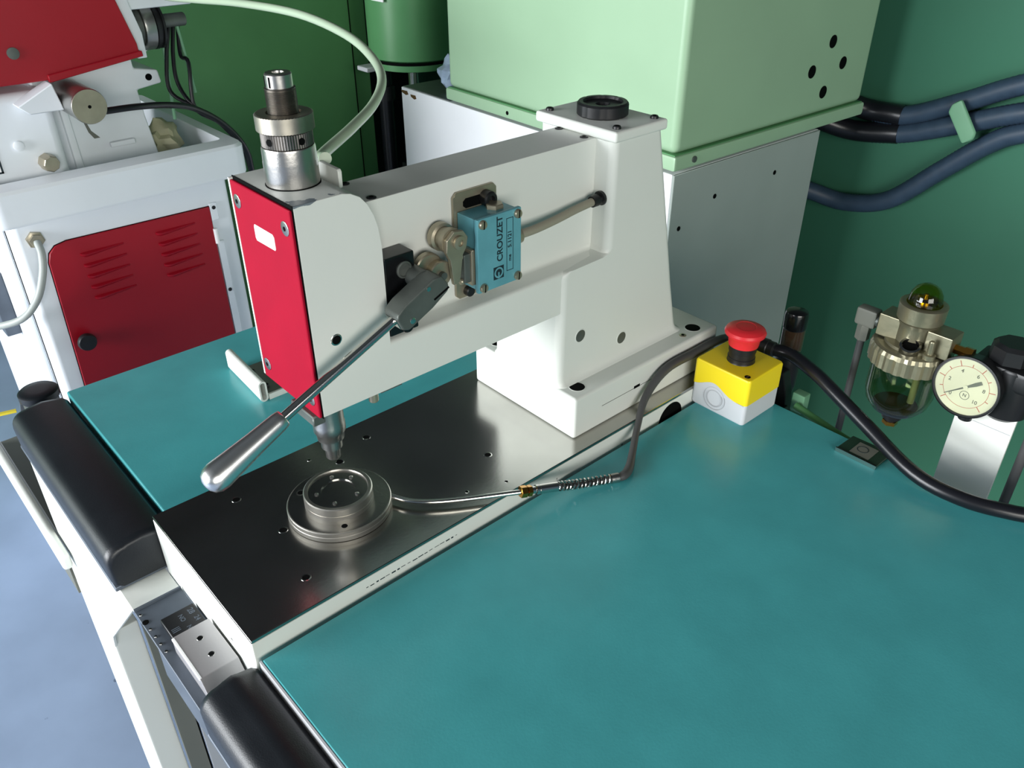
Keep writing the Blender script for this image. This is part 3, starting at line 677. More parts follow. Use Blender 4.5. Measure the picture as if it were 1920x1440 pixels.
# dark clip plate at the back edge
cp = thing('edge_clip', (62.8, -19.2, 0), 'small dark green clip plate hooked over the back edge of the right worktop', 'clip')
obj('plate', MB().prism([(61.0, -16.9), (61.0, -21.55), (64.7, -21.6), (64.5, -17.0)], 'z', 0.02, 0.35, 0.06, 1), mat('dark_green_clip_paint', (30, 54, 42), 0.4), cp)
obj('front_lip', MB().box(60.85, 61.05, -21.6, -16.9, 0.02, 0.5), CHROME, cp)
obj('label_field', MB().box(61.5, 63.9, -20.4, -18.2, 0.35, 0.38), OLIVE, cp)
obj('label_ring', MB().lathe([(0.62, 0), (0.62, 0.02), (0.55, 0.02), (0.55, 0)], (62.8, -19.1, 0.38), n=24), INK, cp)
obj('side_fold', MB().box(64.2, 65.2, -22.0, -21.5, -1.0, 0.5, 0.1, 1), CLIPG, cp)

# switch bracket in the gap below the front of the bed
sb = thing('front_bracket', (-2.6, 9.5, -5), 'slate coloured steel bracket with screws below the press bed front', 'bracket')
obj('plate', MB().box(-5.0, -0.42, 2.0, 16.8, -5.2, -4.9, 0.05, 1), SLATE, sb)
obj('face', MB().box(-4.9, -4.5, 2.0, 12.0, -9.5, -5.0, 0.1, 1), SLATE, sb)
for k in range(6):
    y = 16.0 - k*1.15
    screw('bracket_screw', (-4.72+0.02*k, y, -4.9), (0, 0, 1), 0.16 if k != 1 else 0.3, sb, CHROME if k != 1 else HOLE, 0.12, slot=False)
obj('back_flange', MB().box(-5.0, -0.42, 16.75, 16.95, -5.2, -4.6, 0.03, 1), SLATE, sb)
ry = thing('relay_plug', (-2.4, 11.5, -4.9), 'black relay with faint white lettering next to the metal block', 'relay')
obj('body', MB().box(-3.7, -0.5, 9.65, 13.6, -4.88, -4.2, 0.08, 1), BLACK, ry)
for i, (tx, xx, yy, sz) in enumerate((('28', -1.1, 12.7, 0.75), ('NO', -2.1, 12.4, 0.6), ('24', -1.0, 11.5, 0.65), ('N', -2.0, 10.9, 0.6), ('|||', -3.0, 11.4, 0.8))):
    text('lettering', tx, sz, frame((xx, yy, -4.19), (0, -1, 0), (1, 0, 0), (0, 0, 1)), SLATE, ry)
mbk = thing('metal_block', (-2.3, 6, -4.9), 'light grey machined block with two holes in front of the bed', 'block')
bl = obj('body', MB().prism([(2.5, -4.88), (2.5, -4.2), (3.7, -3.0), (9.6, -3.0), (9.6, -4.88)], 'x', -4.0, -0.5, 0.08, 2), ALU, mbk)
obj('edge_highlight', MB().box(-4.06, -3.8, 3.7, 9.5, -3.25, -2.96, 0.06, 1), PAPER, bl)  # white strip paints in the highlight along the block's edge
for x, y in ((-2.1, 7.9), (-2.1, 5.6)):
    h = obj('hole', MB().lathe([(0.3, 0), (0.28, 0.02), (0.2, 0.02), (0.2, 0.01)], (x, y, -3.0), n=18), CHROME, bl)
    obj('bore', MB().lathe([(0.21, 0), (0.21, 0.014), (0, 0.014)], (x, y, -3.0), n=18), HOLE, h)

# ------------------------------------------------------------------ air service unit behind the bench
au = thing('air_filter_unit', (71, -20, -6), 'compressed air lubricator with clear bowl, sight dome and pressure gauge', 'air filter')
AX = Vector((71.5, -17.95, 0))
FSM = Matrix.Translation(AX+Vector((0, 0, -0.7))) @ Matrix.Scale(1.15, 4) @ Matrix.Translation(-AX-Vector((0, 0, -0.7)))
ring_m = lambda i, j: (1.0 if i % 3 else 0.965) if 1 <= j <= 2 else 1.0
obj('bowl_ring', MB().lathe([(3.4, 6.7), (3.75, 6.75), (3.75, 8.2), (3.55, 8.6), (3.2, 8.7), (0, 8.7)], AX, n=72, mod=ring_m).xf(FSM), CASTG, au, ang=15)
bw = obj('bowl', MB().lathe([(3.2, 6.9), (3.2, 3.4), (2.9, 2.2), (2.2, 1.3), (1.2, 0.9), (0, 0.85), (0, 1.1), (1.1, 1.15), (2.05, 1.5), (2.7, 2.35), (2.98, 3.4), (2.98, 6.9)], AX, n=48).xf(FSM), BOWLG, au)
obj('pickup_tube', MB().lathe([(0.32, 2.2), (0.32, 7.0)], AX+Vector((0.4, -1.2, 0)), n=16).xf(FSM), BEIGE, bw)
obj('oil', MB().lathe([(0, 1.15), (1.05, 1.2), (1.95, 1.5), (2.1, 1.75), (0, 1.75)], AX, n=36).xf(FSM), OILBR, bw)
obj('drain_cap', MB().lathe([(1.75, 1.35), (1.6, 0.9), (1.0, 0.7), (0.95, 0.1), (0.6, 0.0), (0.55, -0.7), (0, -0.7)], AX, n=30).xf(FSM), BLACK, au)
obj('drain_nut', MB().lathe([(0.75, -0.7), (0.75, -0.3), (0, -0.3)], AX, n=6).xf(FSM), BRASS, au)
hb = obj('valve_body', MB().lathe([(2.6, 8.7), (2.6, 9.0), (1.75, 9.1), (1.7, 10.6), (1.95, 11.2), (0, 11.2)], AX, n=40).xf(FSM), CASTG, au)
obj('dome_seat', MB().lathe([(1.9, 11.2), (2.1, 11.4), (2.15, 12.9), (1.95, 13.0), (1.6, 13.0), (1.55, 12.7), (0, 12.7)], AX, n=44).xf(FSM), CASTG, au)
obj('sight_dome', MB().lathe([(1.5, 12.7), (1.52, 13.3), (1.4, 13.9), (1.1, 14.45), (0.6, 14.8), (0, 14.9)], AX, n=40).xf(FSM), DOMEG, au, ang=80)
obj('dome_needle', MB().lathe([(0.7, 12.72), (0.6, 13.2), (0.25, 13.4), (0.2, 13.9), (0, 13.9)], AX, n=20).xf(FSM), BRASS, au)
obj('inlet_block', MB().box(70.0, 72.8, -16.6, -14.2, 10.3, 12.9, 0.12, 2), CASTG, au)
obj('outlet_block', MB().box(70.0, 72.8, -22.3, -19.6, 10.2, 12.8, 0.12, 2), CASTG, au)
ft = obj('filler_plug', MB().lathe([(0.95, 0), (0.95, 0.8), (0.75, 0.85), (0.7, 0.5), (0, 0.5)], AX+Vector((-2.0, -0.55, 8.8)), (-0.35, -0.1, 1), 30).xf(FSM), CHROME, au)
obj('plug_recess', MB().lathe([(0.68, 0.52), (0.68, 0.56), (0, 0.56)], AX+Vector((-2.0, -0.55, 8.8)), (-0.35, -0.1, 1), 30).xf(FSM), HOLE, ft)
obj('needle_screw', MB().lathe([(0.55, 0), (0.55, 0.5), (0.3, 0.55), (0.3, 1.8), (0.2, 1.95), (0, 1.95)], AX+Vector((-1.9, -2.4, 8.7)), (-0.1, 0, 1), 20).xf(FSM), CASTG, au)
el = obj('elbow_fitting', MB().box(70.6, 72.2, -13.7, -11.2, 10.2, 12.4, 0.35, 2), OLIVE, au)
obj('elbow_thread', MB().lathe([(0.7, 0), (0.7, 0.9)], (71.4, -13.0, 11.2), (0, -1, 0), 20), DARKST, el)
obj('elbow_nut', MB().lathe([(0.75, 0), (0.8, -0.2), (0.8, -1.9), (0.55, -2.1), (0, -2.1)], (71.4, -12.3, 10.3), n=6), OLIVE, el)
obj('air_tube', MB().tube([(71.4, -12.3, 9.0), (71.4, -12.3, -30)], 0.42, n=16, smooth=False), RUBBER, au)
obj('link_fitting', MB().lathe([(0.55, 0), (0.55, 1.0), (0.7, 1.05), (0.7, 1.9), (0, 1.9)], (71.4, -22.3, 11.3), (0, -1, 0), 6), BRASS, au)
# regulator body + gauge
rg = obj('regulator_body', MB().lathe([(1.6, 5.0), (2.3, 5.6), (2.5, 8.2), (2.5, 11.0), (2.3, 11.3), (0, 11.3)], (73.2, -28.2, 0), n=36), BLACK, au)
obj('regulator_knob', MB().lathe([(2.0, 11.3), (2.2, 11.5), (2.1, 13.0), (1.7, 13.4), (0, 13.4)], (73.2, -27.2, 0), n=8), BLACK, au)
obj('regulator_arm', MB().box(70.8, 75.2, -40, -24.2, 9.0, 11.4, 0.5, 2), BLACK, au)
GC = Vector((69.6, -25.05, 8.5)); GN = Vector((-1, 0.02, 0.06)).normalized()
gy = Vector((0, -1, 0)); gz = GN.cross(gy).normalized() * 1.0
gx = Vector((0, -1, 0)); gx = (gx - GN*gx.dot(GN)).normalized(); gu = GN.cross(gx).normalized()
if gu.z < 0: gu = -gu
GS = 0.92
GM = frame(GC, gx*GS, gu*GS, GN*GS)
GSM = Matrix.Translation(GC) @ Matrix.Scale(GS, 4) @ Matrix.Translation(-GC)
ga = obj('pressure_gauge', MB().lathe([(0, -2.6), (2.6, -2.6), (3.5, -1.9), (3.65, -0.1), (3.75, 0.1), (3.72, 0.28), (3.45, 0.3), (3.4, 0.05), (0, 0.05)], GC, GN, 56).xf(GSM), BLACK, au)
obj('bezel', MB().lathe([(3.74, 0.05), (3.77, 0.15), (3.72, 0.3), (3.6, 0.31), (3.6, 0.1)], GC, GN, 56).xf(GSM), BLACKG, ga)
obj('dial', MB().lathe([(3.42, 0.06), (3.42, 0.09), (0, 0.09)], GC, GN, 56).xf(GSM), DIAL, ga)
obj('dial_arc', MB().lathe([(2.55, 0.09), (2.55, 0.1), (2.5, 0.1), (2.5, 0.09)], GC, GN, 56).xf(GSM), DIALR, ga)
tk = MB()
for i in range(11):
    a = math.radians(225 - 27*i)
    T = GM @ Matrix.Rotation(a, 4, 'Z')
    tk.box(2.5, 3.2 if i % 2 == 0 else 2.9, -0.045, 0.045, 0.088, 0.102, M=T)
obj('dial_ticks', tk, DIALR, ga)
for i, tx in ((0, '0'), (2, '2'), (4, '4'), (6, '6'), (8, '8'), (10, '10')):
    a = math.radians(225 - 27*i)
    text('dial_number', tx, 0.62, GM @ Matrix.Translation((1.95*math.cos(a), 1.95*math.sin(a), 0.095)), OLIVE, ga, depth=0.004)
obj('dial_logo', MB().lathe([(0.5, 0.09), (0.5, 0.1), (0.44, 0.1), (0.44, 0.09)], GM @ Vector((0.15, -1.0, 0)), GN, 24), OLIVE, ga)
text('dial_logo_letter', 'N', 0.55, GM @ Matrix.Translation((0.15, -1.0, 0.095)), OLIVE, ga, depth=0.004)
T = GM @ Matrix.Rotation(math.radians(219), 4, 'Z')
obj('needle', MB().prism([(-1.9, -0.2), (-1.2, -0.22), (0, -0.1), (2.6, -0.04), (2.6, 0.04), (0, 0.1), (-1.2, 0.22), (-1.9, 0.2)], 'z', 0.13, 0.16).xf(T), DARKST, ga)
obj('needle_hub', MB().lathe([(0.26, 0.1), (0.26, 0.2), (0, 0.22)], GC, GN, 20).xf(GSM), DIAL, ga)
obj('gauge_glass', MB().lathe([(3.45, 0.22), (3.45, 0.27), (0, 0.27)], GC, GN, 40).xf(GSM), glass('gauge_cover_glass', (248, 248, 240), 0.02), ga)
obj('gauge_screw', MB().lathe([(0.7, 0), (0.7, 1.0), (0, 1.0)], GM @ Vector((0.6, -3.4, -1.4)), (0, 0, -1), 16), BLACK, ga)
wbp = obj('mounting_strap', MB().box(72.1, 72.5, -30.1, -24.2, -14, 9.6, 0.05, 1), WHITE, au)
obj('strap_foot', MB().box(63.05, 72.1, -30.1, -24.2, -9.4, -9.0, 0.05, 1), WHITE, wbp)
obj('strap_fold', MB().box(72.05, 72.1, -30.0, -24.3, 3.6, 3.66), GREYPLD, wbp)
obj('air_tube', MB().tube([(73, -31.6, 9.2), (73, -31.6, -30)], 0.5, n=16, smooth=False), RUBBER, au)

bo = thing('smoked_filter', (70, -4.5, -6), 'small filter with smoked brown bowl standing behind the emergency stop', 'filter')
FC = Vector((70.5, -4.35, 0))
FS2 = Matrix.Translation(FC) @ Matrix.Diagonal((0.74, 0.74, 1, 1)) @ Matrix.Translation(-FC)
obj('top_cap', MB().lathe([(1.85, 6.9), (1.95, 7.1), (1.95, 8.7), (1.75, 9.1), (1.2, 9.25), (0, 9.3)], FC, n=36).xf(FS2), BLACKG, bo)
obj('bowl', MB().lathe([(1.8, 3.9), (1.85, 4.2), (1.85, 6.9), (0, 6.9)], FC, n=36).xf(FS2), SMOKE, bo)
obj('lower_body', MB().lathe([(0, -3.0), (1.5, -3.0), (2.0, -1.0), (2.1, 2.0), (1.9, 3.6), (1.8, 3.9), (0, 3.9)], FC, n=32).xf(FS2), BLACK, bo)
obj('stand', MB().prism([(-3.0, -6), (-3.2, 1.5), (-4.0, 2.2), (-5.6, 2.0), (-6.4, -0.5), (-7.2, -6)], 'x', 67.6, 69.2, 0.2, 2), BLACK, bo)
obj('stand_foot', MB().box(64.15, 68.0, -7.0, -3.2, -2.7, -2.2, 0.1, 1), BLACK, bo)
obj('side_fitting', MB().box(67.0, 68.4, -9.3, -7.6, -2.0, 0.6, 0.2, 2), CLIPG, bo)
tag(obj('green_air_line', MB().tube([(66.4, -8.6, -0.6), (66.3, -12, -1.2), (66.0, -17, -1.8), (65.8, -24, -2.4), (66, -32, -2.6)], 0.45, n=12), DGREEN), 'thin dark green air line running just below the back edge of the worktop', 'air line')

# ------------------------------------------------------------------ pale green cabinet on its pedestal
RC = Matrix.Translation((95, 35, 0)) @ Matrix.Rotation(math.radians(-2.2), 4, 'Z') @ Matrix.Translation((-95, -35, 0))
gc = thing('control_cabinet', (120, 66, -80), 'large pale green sheet metal cabinet on a white pedestal', 'cabinet')
def rc(mb): return mb.xf(RC)
cbx = obj('cabinet_body', rc(MB().box(95, 151, 34.8, 98, 14.0, 50, 1.3, 4)), PGREEN, gc)
obj('cabinet_rim', rc(MB().box(94.5, 151.6, 34.2, 98.4, 11.4, 13.95, 0.5, 2)), PGREEN, gc)
obj('rim_seam', rc(MB().box(94.9, 151, 34.7, 97.8, 13.9, 14.06)), MGREEN, gc)
for x, z in ((136.4, 26.9), (131.2, 22.3), (141.2, 22.6), (136.2, 18.0)):
    obj('vent_hole', rc(MB().lathe([(1.15, 0), (1.15, 0.06), (0, 0.06)], (x, 34.8, z), (0, -1, 0), 24)), HOLE, cbx)
obj('rim_screw', rc(MB().lathe([(0.4, 0), (0.4, 0.06), (0, 0.06)], (94.5, 77.5, 12.6), (-1, 0, 0), 14)), HOLE, cbx)
obj('rim_screw', rc(MB().lathe([(0.55, 0), (0.55, 0.25), (0, 0.3)], (99.3, 34.2, 12.8), (0, -1, 0), 14)), DARKST, cbx)
ped = obj('pedestal', rc(MB().box(95.5, 138.5, 35.4, 117.5, -80, 10.6, 0.3, 2)), mat('pedestal_white_paint', (234, 236, 238), 0.45, var=0.03, bump=0.05, bscale=90), gc)
for y, z, s_ in ((116.0, 9.6, 1.5), (112.5, 9.2, 1.2)):
    obj('paint_chip', rc(MB().prism([(y-s_, z-.3), (y-s_*.3, z-.6), (y+s_*.8, z-.2), (y+s_, z+.3), (y, z+.35), (y-s_*.7, z+.4)], 'x', 95.46, 95.5)), OILBR, ped)
for z in (7.0, 4.6, 3.4, 2.4): obj('paint_chip', rc(MB().prism([(66.2, z-.4), (66.6, z-.5), (66.8, z+.3), (66.3, z+.5)], 'x', 95.47, 95.5)), OLIVE, ped)
spn = obj('side_panel', rc(MB().box(95.7, 138.3, 35.0, 35.4, -79, 10.5, 0.1, 1)), mat('shaded_grey_side_panel', (150, 160, 154), 0.5, var=0.05), gc)  # grey panel whose colour also carries the shade under the cabinet overhang
for x, z in ((125, 4.9), (107.4, 4.3), (98.3, 0.5)): obj('pedestal_screw', rc(MB().lathe([(0.45, 0), (0.45, 0.06), (0, 0.06)], (x, 35.0, z), (0, -1, 0), 14)), HOLE, spn)
obj('pedestal_top', rc(MB().box(96, 138, 99, 117, 10.6, 10.75)), DARKST, ped)
def crumple(c, s, seed, n=3):
    mb = MB(); bmesh.ops.create_icosphere(mb.bm, subdivisions=n, radius=1.0)
    rr = random.Random(seed); ph = [rr.uniform(0, 6.3) for _ in range(9)]
    for v in mb.bm.verts:
        p = v.co.copy()
        k = 1 + 0.16*math.sin(5*p.x+ph[0])*math.sin(4*p.y+ph[1]) + 0.13*math.sin(7*p.z+ph[2]+3*p.x) + 0.08*math.sin(11*p.y+ph[3]+5*p.z)
        v.co = Vector((p.x*s[0]*k, p.y*s[1]*k, p.z*s[2]*k)) + Vector(c)
    return mb
tag(obj('plastic_film', crumple((103.0, 103.2, 15.2), (3.2, 3.2, 3.4), 4), FOIL), 'crumpled bluish plastic film on the pedestal beside the pale green cabinet', 'plastic film')

# green vertical motor and its pipe
mo = thing('green_motor', (125, 140, -20), 'mid green vertical motor drum partly behind the pale cabinet', 'motor')
MC = Vector((127, 151, 0))
obj('drum', MB().lathe([(11.6, 9.0), (12.4, 9.6), (12.4, 48), (0, 48)], MC, n=56), MGREEN, mo)
obj('drum_gap', MB().lathe([(11.9, 8.4), (11.9, 9.05), (0, 9.05)], MC, n=48), HOLE, mo)
obj('flange', MB().lathe([(11.0, 6.6), (12.0, 6.9), (12.0, 8.4), (0, 8.4)], MC, n=48), MGREEN, mo)
obj('flange_tab', MB().box(112.5, 117, 153, 158, 6.0, 7.2, 0.2, 1), GREYPL, mo)
obj('shaft', MB().lathe([(1.4, -20), (1.4, 6.7)], MC+Vector((-3, -3, 0)), n=20), CHROME, mo)
obj('motor_stand', MB().box(121, 128, 142, 152, -80, -20), BLACK, mo)
obj('rating_plate', MB().box(114.6, 114.9, 146, 151.5, 24.0, 31), PAPER, mo)
pp = thing('dark_pipe', (127.8, 168, -80), 'dark vertical pipe between the green cabinet and the motor', 'pipe')
obj('pipe', MB().tube([(127.8, 168, -79.9), (127.8, 168, 60)], 2.2, n=18, smooth=False), BLKRUB, pp)
obj('pipe_collar', MB().lathe([(2.9, -6), (2.9, -2), (2.2, -1.8)], (127.8, 168, 0), n=18), BLACK, pp)

# tall dark green cabinet at the back left
tg = thing('tall_green_cabinet', (80, 185, -80), 'tall dark green cabinet behind the red and white machine', 'cabinet')
obj('cabinet_body', MB().box(28, 119, 170, 200, -79.9, 72, 0.4, 2), DGREEN, tg)
obj('edge_strip', MB().box(119.05, 124.6, 170.6, 200, -79.9, 72, 0.3, 2), DGREEN, tg)
obj('door_gap', MB().box(118.9, 119.15, 169.98, 171, -79, 72), HOLE, tg)
tag(obj('gap_shade_sheet', MB().box(124.8, 160, 198, 206, -79.9, 72), BLACK), 'black partition standing in for the shade of the gap behind the green motor', 'backing')  # black sheet put in for the shade deep in the gap

# hoses on the back wall
def hose(label, pts, r, dark=None):
    h = tag(obj('wall_hose', MB().tube(pts, r, n=14, sub=28, rib=0.05), HOSE, ang=80), label, 'hose', 'ribbed hoses on the back wall')
    if dark: obj('black_sleeve', MB().tube(pts[:3], r+0.12, n=16, sub=10), BLKRUB, h)
    # ribs: rings along the path, one part
    return h
HR = 2.0
hose('uppermost blue-grey ribbed hose on the green wall', [(150, 47, 16), (160.5, 37.5, 10.5), (162.5, 28.8, 9.9), (162.5, 18.0, 14.5), (162.5, 7, 20), (162.5, -12, 27)], HR, True)
hose('middle blue-grey ribbed hose passing under the pale clip', [(152, 50, 10), (160, 39, 5.6), (162.3, 28.5, 6.3), (162.3, 16.8, 10.6), (162.3, 5.7, 15.0), (162.3, -12, 20)], HR, True)
hose('lowest blue-grey ribbed hose sagging from behind the pedestal', [(150, 55, -5), (159, 44, -9.3), (162.3, 36.5, -10.8), (162.4, 27.3, -7.8), (162.5, 18.3, 0.8), (162.5, 10.8, 7.9), (162.5, 4.8, 11.4), (162.5, -12, 17)], HR)
tag(obj('hose_clip', MB().prism([(16.6, 16.0), (18.2, 14.8), (18.6, 13.2), (14.4, 7.8), (12.6, 9.0), (12.4, 10.4)], 'x', 158.6, 159.6, 0.5, 2), CLIPG), 'pale green strap clip across the wall hoses', 'clip')
obj_clip = bpy.data.objects['hose_clip']
obj('clip_pin', MB().box(159.5, 165.0, 14.8, 16.4, 11.4, 12.6), CLIPG, obj_clip)

# ------------------------------------------------------------------ red and white machine on the left
gm = thing('grinding_machine', (30, 122, -80), 'white floor machine with red louvred door, tray and red top cover', 'machine')
body = obj('cabinet_body', MB().box(9.8, 48.3, 105, 162, -79.9, 5.0, 1.2, 4), WHITEG, gm)
door = obj('door', MB().prism([(12.8, -70), (43.7, -70), (43.7, -1.2), (17.6, -0.9), (15.6, -1.3), (14.4, -2.4), (13.9, -4.0), (13.0, -40)], 'y', 104.55, 105.0, 0.12, 1), REDDK, gm)
obj('door_gasket', MB().prism([(12.7, -70), (43.8, -70), (43.8, -1.1), (17.6, -0.8), (15.55, -1.22), (14.3, -2.35), (13.78, -4.0), (12.88, -40)], 'y', 104.85, 105.03), HOLE, door)
def louver(x0, z):
    secs = []
    ts = (0, 0.02, 0.05, 0.1, 0.16, 0.3, 0.5, 0.75, 1.0)
    for t in ts:
        x = x0 + 7.6*t; k = min(1.0, (t*7.5+0.08))**0.5 * (1.0-0.8*t)
        hgt = 0.95*k; dep = 0.95*k
        secs.append([(x, 104.56, z+0.1), (x, 104.56-dep, z-hgt*0.15), (x, 104.56-dep*0.85, z-hgt*0.55), (x, 104.56, z-hgt-0.1)])
    return MB().loft(secs)
l0 = obj('louver', louver(19.1, -3.7), REDDK, door, ang=60)
for r in range(1, 5): copy_to(l0, door, (0.08*r, 0, -2.13*r))
for r in range(5): copy_to(l0, door, (13.6+0.06*r, 0, 0.25-2.13*r))
obj('door_knob', MB().lathe([(0.8, 0), (0.8, 0.8), (1.5, 1.0), (1.7, 1.6), (1.5, 2.2), (0, 2.4)], (15.6, 104.55, -19.6), (0, -1, 0), 28), BLACK, door)
hg = obj('hinge_leaf', MB().box(43.75, 45.2, 104.5, 105.05, -4.0, -0.6, 0.1, 1), WHITEG, gm)
obj('hinge_strip', MB().box(43.9, 45.3, 104.6, 105.05, -70, -8.4, 0.1, 1), WHITEG, gm)
obj('hinge_pin', MB().lathe([(0.42, -8.6), (0.42, -5.6), (0, -5.6)], (43.9, 104.4, 0), n=14), PAPER, hg)
for z in (-1.5, -18.9): screw('hinge_screw', (44.5, 104.55, z), (0, -1, 0), 0.38, hg, BLACK, 0.15, slot=False)
obj('front_door_slit', MB().box(9.75, 9.81, 109.5, 110.4, -79, 2), HOLE, body)
obj('front_door', MB().box(9.1, 9.8, 111, 160, -79, 1.5, 0.3, 2), WHITEG, gm)
swb = obj('switch_box', MB().box(6.4, 9.1, 124, 132, -24, -11, 0.3, 2), SLATE, gm)
obj('rocker', MB().box(6.0, 6.4, 125.5, 130, -18, -13, 0.15, 1), BLACK, swb)
obj('lamp', MB().lathe([(0.8, 0), (0.8, 0.6), (0, 0.7)], (6.4, 127.5, -21.5), (-1, 0, 0), 18), GREYPL, swb)
gl_ = obj('cable_gland', MB().lathe([(1.5, 0), (1.5, 0.6), (1.15, 0.7), (1.15, 1.3), (0, 1.3)], (13.0, 105.0, 0.6), (0, -1, 0), 6), NICKEL, gm)
obj('grey_cable', MB().tube([(13.0, 103.9, 0.5), (12.8, 102.3, -1.2), (11.8, 101.6, -4.5), (9.7, 101.6, -8.6), (6.6, 103, -11.8), (2, 108, -14)], 0.62, n=14), mat('pale_cable', (150, 156, 152), 0.45), gm)
# tray
def tray():
    mb = MB(); x0, x1, y0, y1 = 7.0, 50.8, 100, 150
    o0 = rrect(x0, x1, y0, y1, 2.2, 4.8, 5); secs = [o0, rrect(x0-.3, x1+.3, y0-.3, y1+.3, 2.4, 5.4), rrect(x0-.3, x1+.3, y0-.3, y1+.3, 2.4, 10.3), rrect(x0+.1, x1-.1, y0+.1, y1-.1, 2.2, 10.8),
        rrect(x0+2.2, x1-2.2, y0+4.6, y1-2.4, 1.0, 10.8), rrect(x0+2.4, x1-2.4, y0+4.9, y1-2.6, 0.9, 10.5), rrect(x0+2.7, x1-2.7, y0+5.2, y1-3.0, 0.8, 5.6)]
    return mb.loft(secs)
obj('tray', tray(), WHITEG, gm, ang=30)
obj('casting', MB().box(4, 22.4, 107.5, 142, 6.2, 23.5, 1.6, 4), WHITEG, gm, ang=60)
obj('casting', MB().prism([(21, 6.2), (39.5, 6.2), (38.3, 15.5), (38.0, 20.1), (42.6, 20.7), (42.3, 23.0), (38.2, 23.8), (38.0, 27.2), (21, 27.2)], 'y', 112, 140, 0.35, 2), WHITEG, gm, ang=50)
obj('casting_rib', MB().prism([(24.3, 7.0), (25.6, 7.0), (25.2, 22), (24.0, 22)], 'y', 111.2, 112.3, 0.3, 2), WHITEG, gm)
obj('casting_bolt', MB().lathe([(0.8, 0), (0.8, 0.5), (0.6, 0.6), (0, 0.6)], (15.5, 107.5, 15.5), (0, -1, 0), 20), WHITEG, gm)
obj('pull_bar', MB().box(30.8, 35.2, 111.0, 111.9, 11.3, 12.2, 0.2, 2), WHITEG, gm)
obj('lug_hole', MB().lathe([(0.6, 0), (0.6, 0.05), (0, 0.05)], (40.4, 112.0, 22.0), (0, -1, 0), 18), HOLE, gm)
obj('drain_nut', MB().lathe([(1.35, 0), (1.45, 0.2), (1.4, 2.2), (1.2, 2.5), (0, 2.5)], (18.9, 107.6, 12.2), (0.1, -1, 0.0), 8), NICKEL, gm)
obj('scale_slot', MB().prism([(27.3, 17.2), (27.6, 17.3), (28.4, 14.6), (29.6, 13.2), (28.6, 13.2), (27.9, 14.4)], 'y', 111.95, 112.02), OLIVE, gm)
rcv = obj('top_cover', MB().prism([(2, 25.0), (23, 24.9), (38.0, 27.0), (37.9, 28.7), (33.5, 45), (2, 45)], 'y', 106.5, 138, 0.3, 2), REDDK, gm)
obj('cover_lip', MB().prism([(22.6, 24.6), (38.3, 26.7), (38.2, 27.6), (22.6, 25.8)], 'y', 106.0, 107.2, 0.1, 1), REDDK, rcv)
obj('cover_screw', MB().lathe([(0.9, 0), (0.9, 0.3), (0, 0.4)], (18.6, 106.5, 29.6), (0, -1, 0), 20), DARKST, rcv)
obj('cover_side', MB().prism([(33.6, 45), (38.0, 28.7), (38.0, 26), (39.6, 26), (39.6, 30), (36, 45)], 'y', 108, 138, 0.1, 1), WHITEG, gm)
obj('wedge_guard', MB().prism([(16.5, 22.0), (22.4, 24.8), (23.2, 20.5), (18.0, 20.6)], 'y', 104.5, 108, 0.15, 1), WHITEG, gm)
mc = obj('feed_motor', MB().lathe([(2.75, -11), (2.8, -0.2), (2.7, 0), (0, 0)], (25.9, 100, 21.4), (0, -1, 0), 44), SATIN, gm)
obj('motor_face', MB().lathe([(2.68, 0.01), (2.68, 0.04), (0.25, 0.04), (0.25, 0.01)], (25.9, 100, 21.4), (0, -1, 0), 44), NICKEL, mc)
obj('face_hole', MB().lathe([(0.28, 0.01), (0.28, 0.045), (0, 0.045)], (25.9, 100, 21.4), (0, -1, 0), 16), HOLE, mc)
ch = obj('pulley', MB().lathe([(1.6, -3.5), (1.6, -1), (3.9, -0.9), (4.0, -0.5), (4.0, 0.9), (3.9, 1.0), (3.3, 1.1)], (41.6, 112.5, 30.4), (1, 0, 0), 48), SATIN, gm)
obj('belt', MB().lathe([(3.3, 1.0), (4.0, 1.1), (4.0, 1.7), (3.6, 1.8), (3.6, 2.1), (3.95, 2.2), (3.95, 2.6), (1.3, 2.8), (0, 2.8)], (41.6, 112.5, 30.4), (1, 0, 0), 48), BLACK, ch)
obj('pulley_hub', MB().lathe([(2.9, -3.2), (3.3, -2.6), (3.3, -1.0), (0, -1.0)], (41.6, 112.5, 30.4), (1, 0, 0), 36), DARKST, ch)
obj('spindle_bar', MB().lathe([(1.15, 2.7), (1.15, 7.4), (1.0, 7.6), (0, 7.6)], (41.6, 112.5, 30.8), (1, 0, 0), 24), DARKST, ch)
obj('bearing_block', MB().box(38.5, 50, 109.0, 117, 33.5, 38, 0.5, 2), WHITEG, gm)
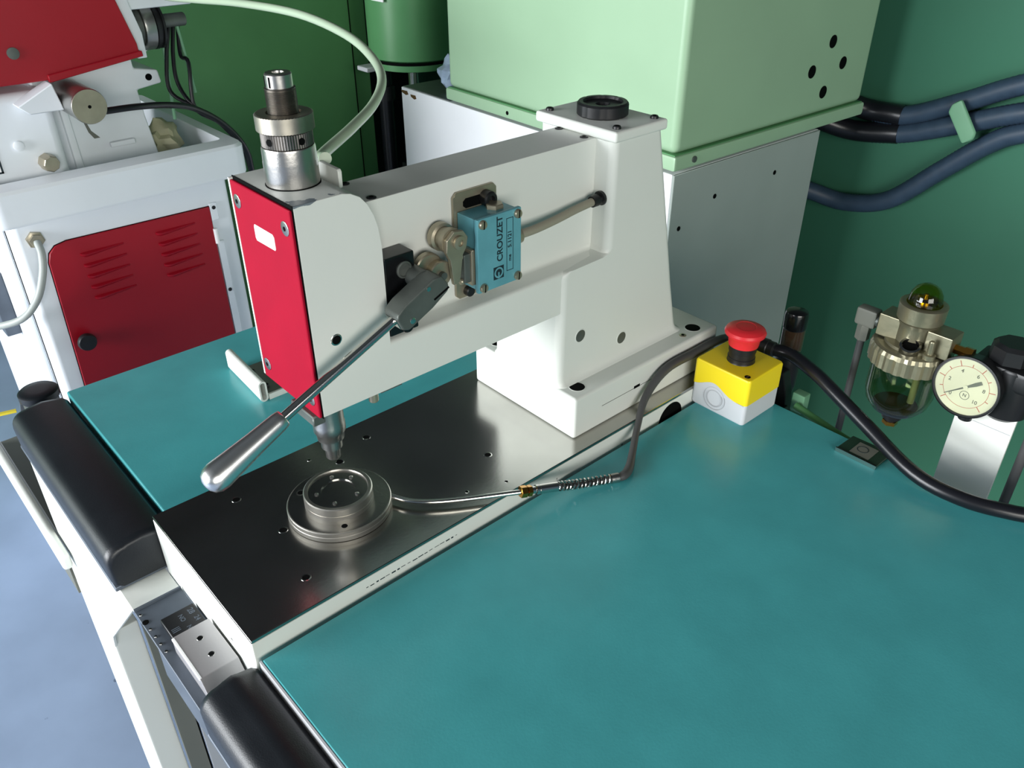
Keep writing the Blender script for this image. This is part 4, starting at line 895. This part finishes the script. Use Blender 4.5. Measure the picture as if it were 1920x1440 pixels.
obj('oil_cup', MB().lathe([(1.2, 0), (1.4, 0.4), (1.1, 2.2), (0.6, 2.6), (0, 2.6)], (40.6, 113.2, 26.4), (-0.2, -0.2, 1), 24), PAPER, gm)
obj('wrapped_joint', crumple((41.5, 116, 9.6), (3.2, 3.4, 3.6), 9), BEIGE, gm)
cab = obj('cable', MB().tube([(28.2, 101.5, 20.0), (34, 102, 19.7), (40, 104, 18.6), (45.6, 107, 16.5), (51, 108, 12.5), (54.5, 108, 7), (56, 110, 0), (58, 112, -20)], 0.55, n=12), BLKRUB, gm)
for k, (a, b) in enumerate((((46.2, 112.5, 30.0), (42.6, 110, 19.5)), ((47.2, 113, 30.2), (44.0, 110, 20.5)), ((48.0, 113, 30.4), (46.0, 109, 24.0)))):
    obj('cable', MB().tube([a, ((a[0]*0.5+b[0]*0.5)-0.2, 111.5, 25), (b[0]+0.4+k*.3, b[1], b[2]), (45.9, 107.4, 16.6), (50.5, 108.3, 12.6), (54.2, 108.6, 6.6), (56, 110.5, -1), (58, 112.5, -20)], 0.36, n=10), BLKRUB, gm)
obj('support_rod', MB().tube([(47.6, 112.5, 29.8), (47.9, 110.8, 18.3)], 0.3, n=10, smooth=False), CLIPG, gm)
obj('support_rod', MB().tube([(44.6, 112.5, 29.8), (43.4, 111.8, 14)], 0.3, n=10, smooth=False), CLIPG, gm)
npl = obj('name_plate', MB().box(8.4, 12.2, 107.42, 107.52, 11.6, 15.6), PAPER, gm)
obj('plate_border', rect_line(8.4, 12.2, 11.6, 15.6, 0.3, 107.41), INK, npl)
obj('plate_bar', MB().box(8.6, 12.0, 107.38, 107.42, 13.2, 13.5), INK, npl)

# translucent air tube looping across to the machine
tag(obj('air_tube', MB().tube([(17.9, 11.0, 35.2), (20.2, 15.6, 34.0), (26.0, 20.0, 34.3), (31.8, 25, 34.6), (36.3, 30, 35.4), (39.0, 35.5, 36.4), (39.8, 42, 38.0), (39.4, 52, 39.2), (38.2, 65, 39.2), (38.6, 80, 38.1), (41, 98, 36.5), (44, 112, 36.0)], 0.5, n=16), TUBE), 'translucent whitish air tube looping from the press head to the red machine', 'tube')
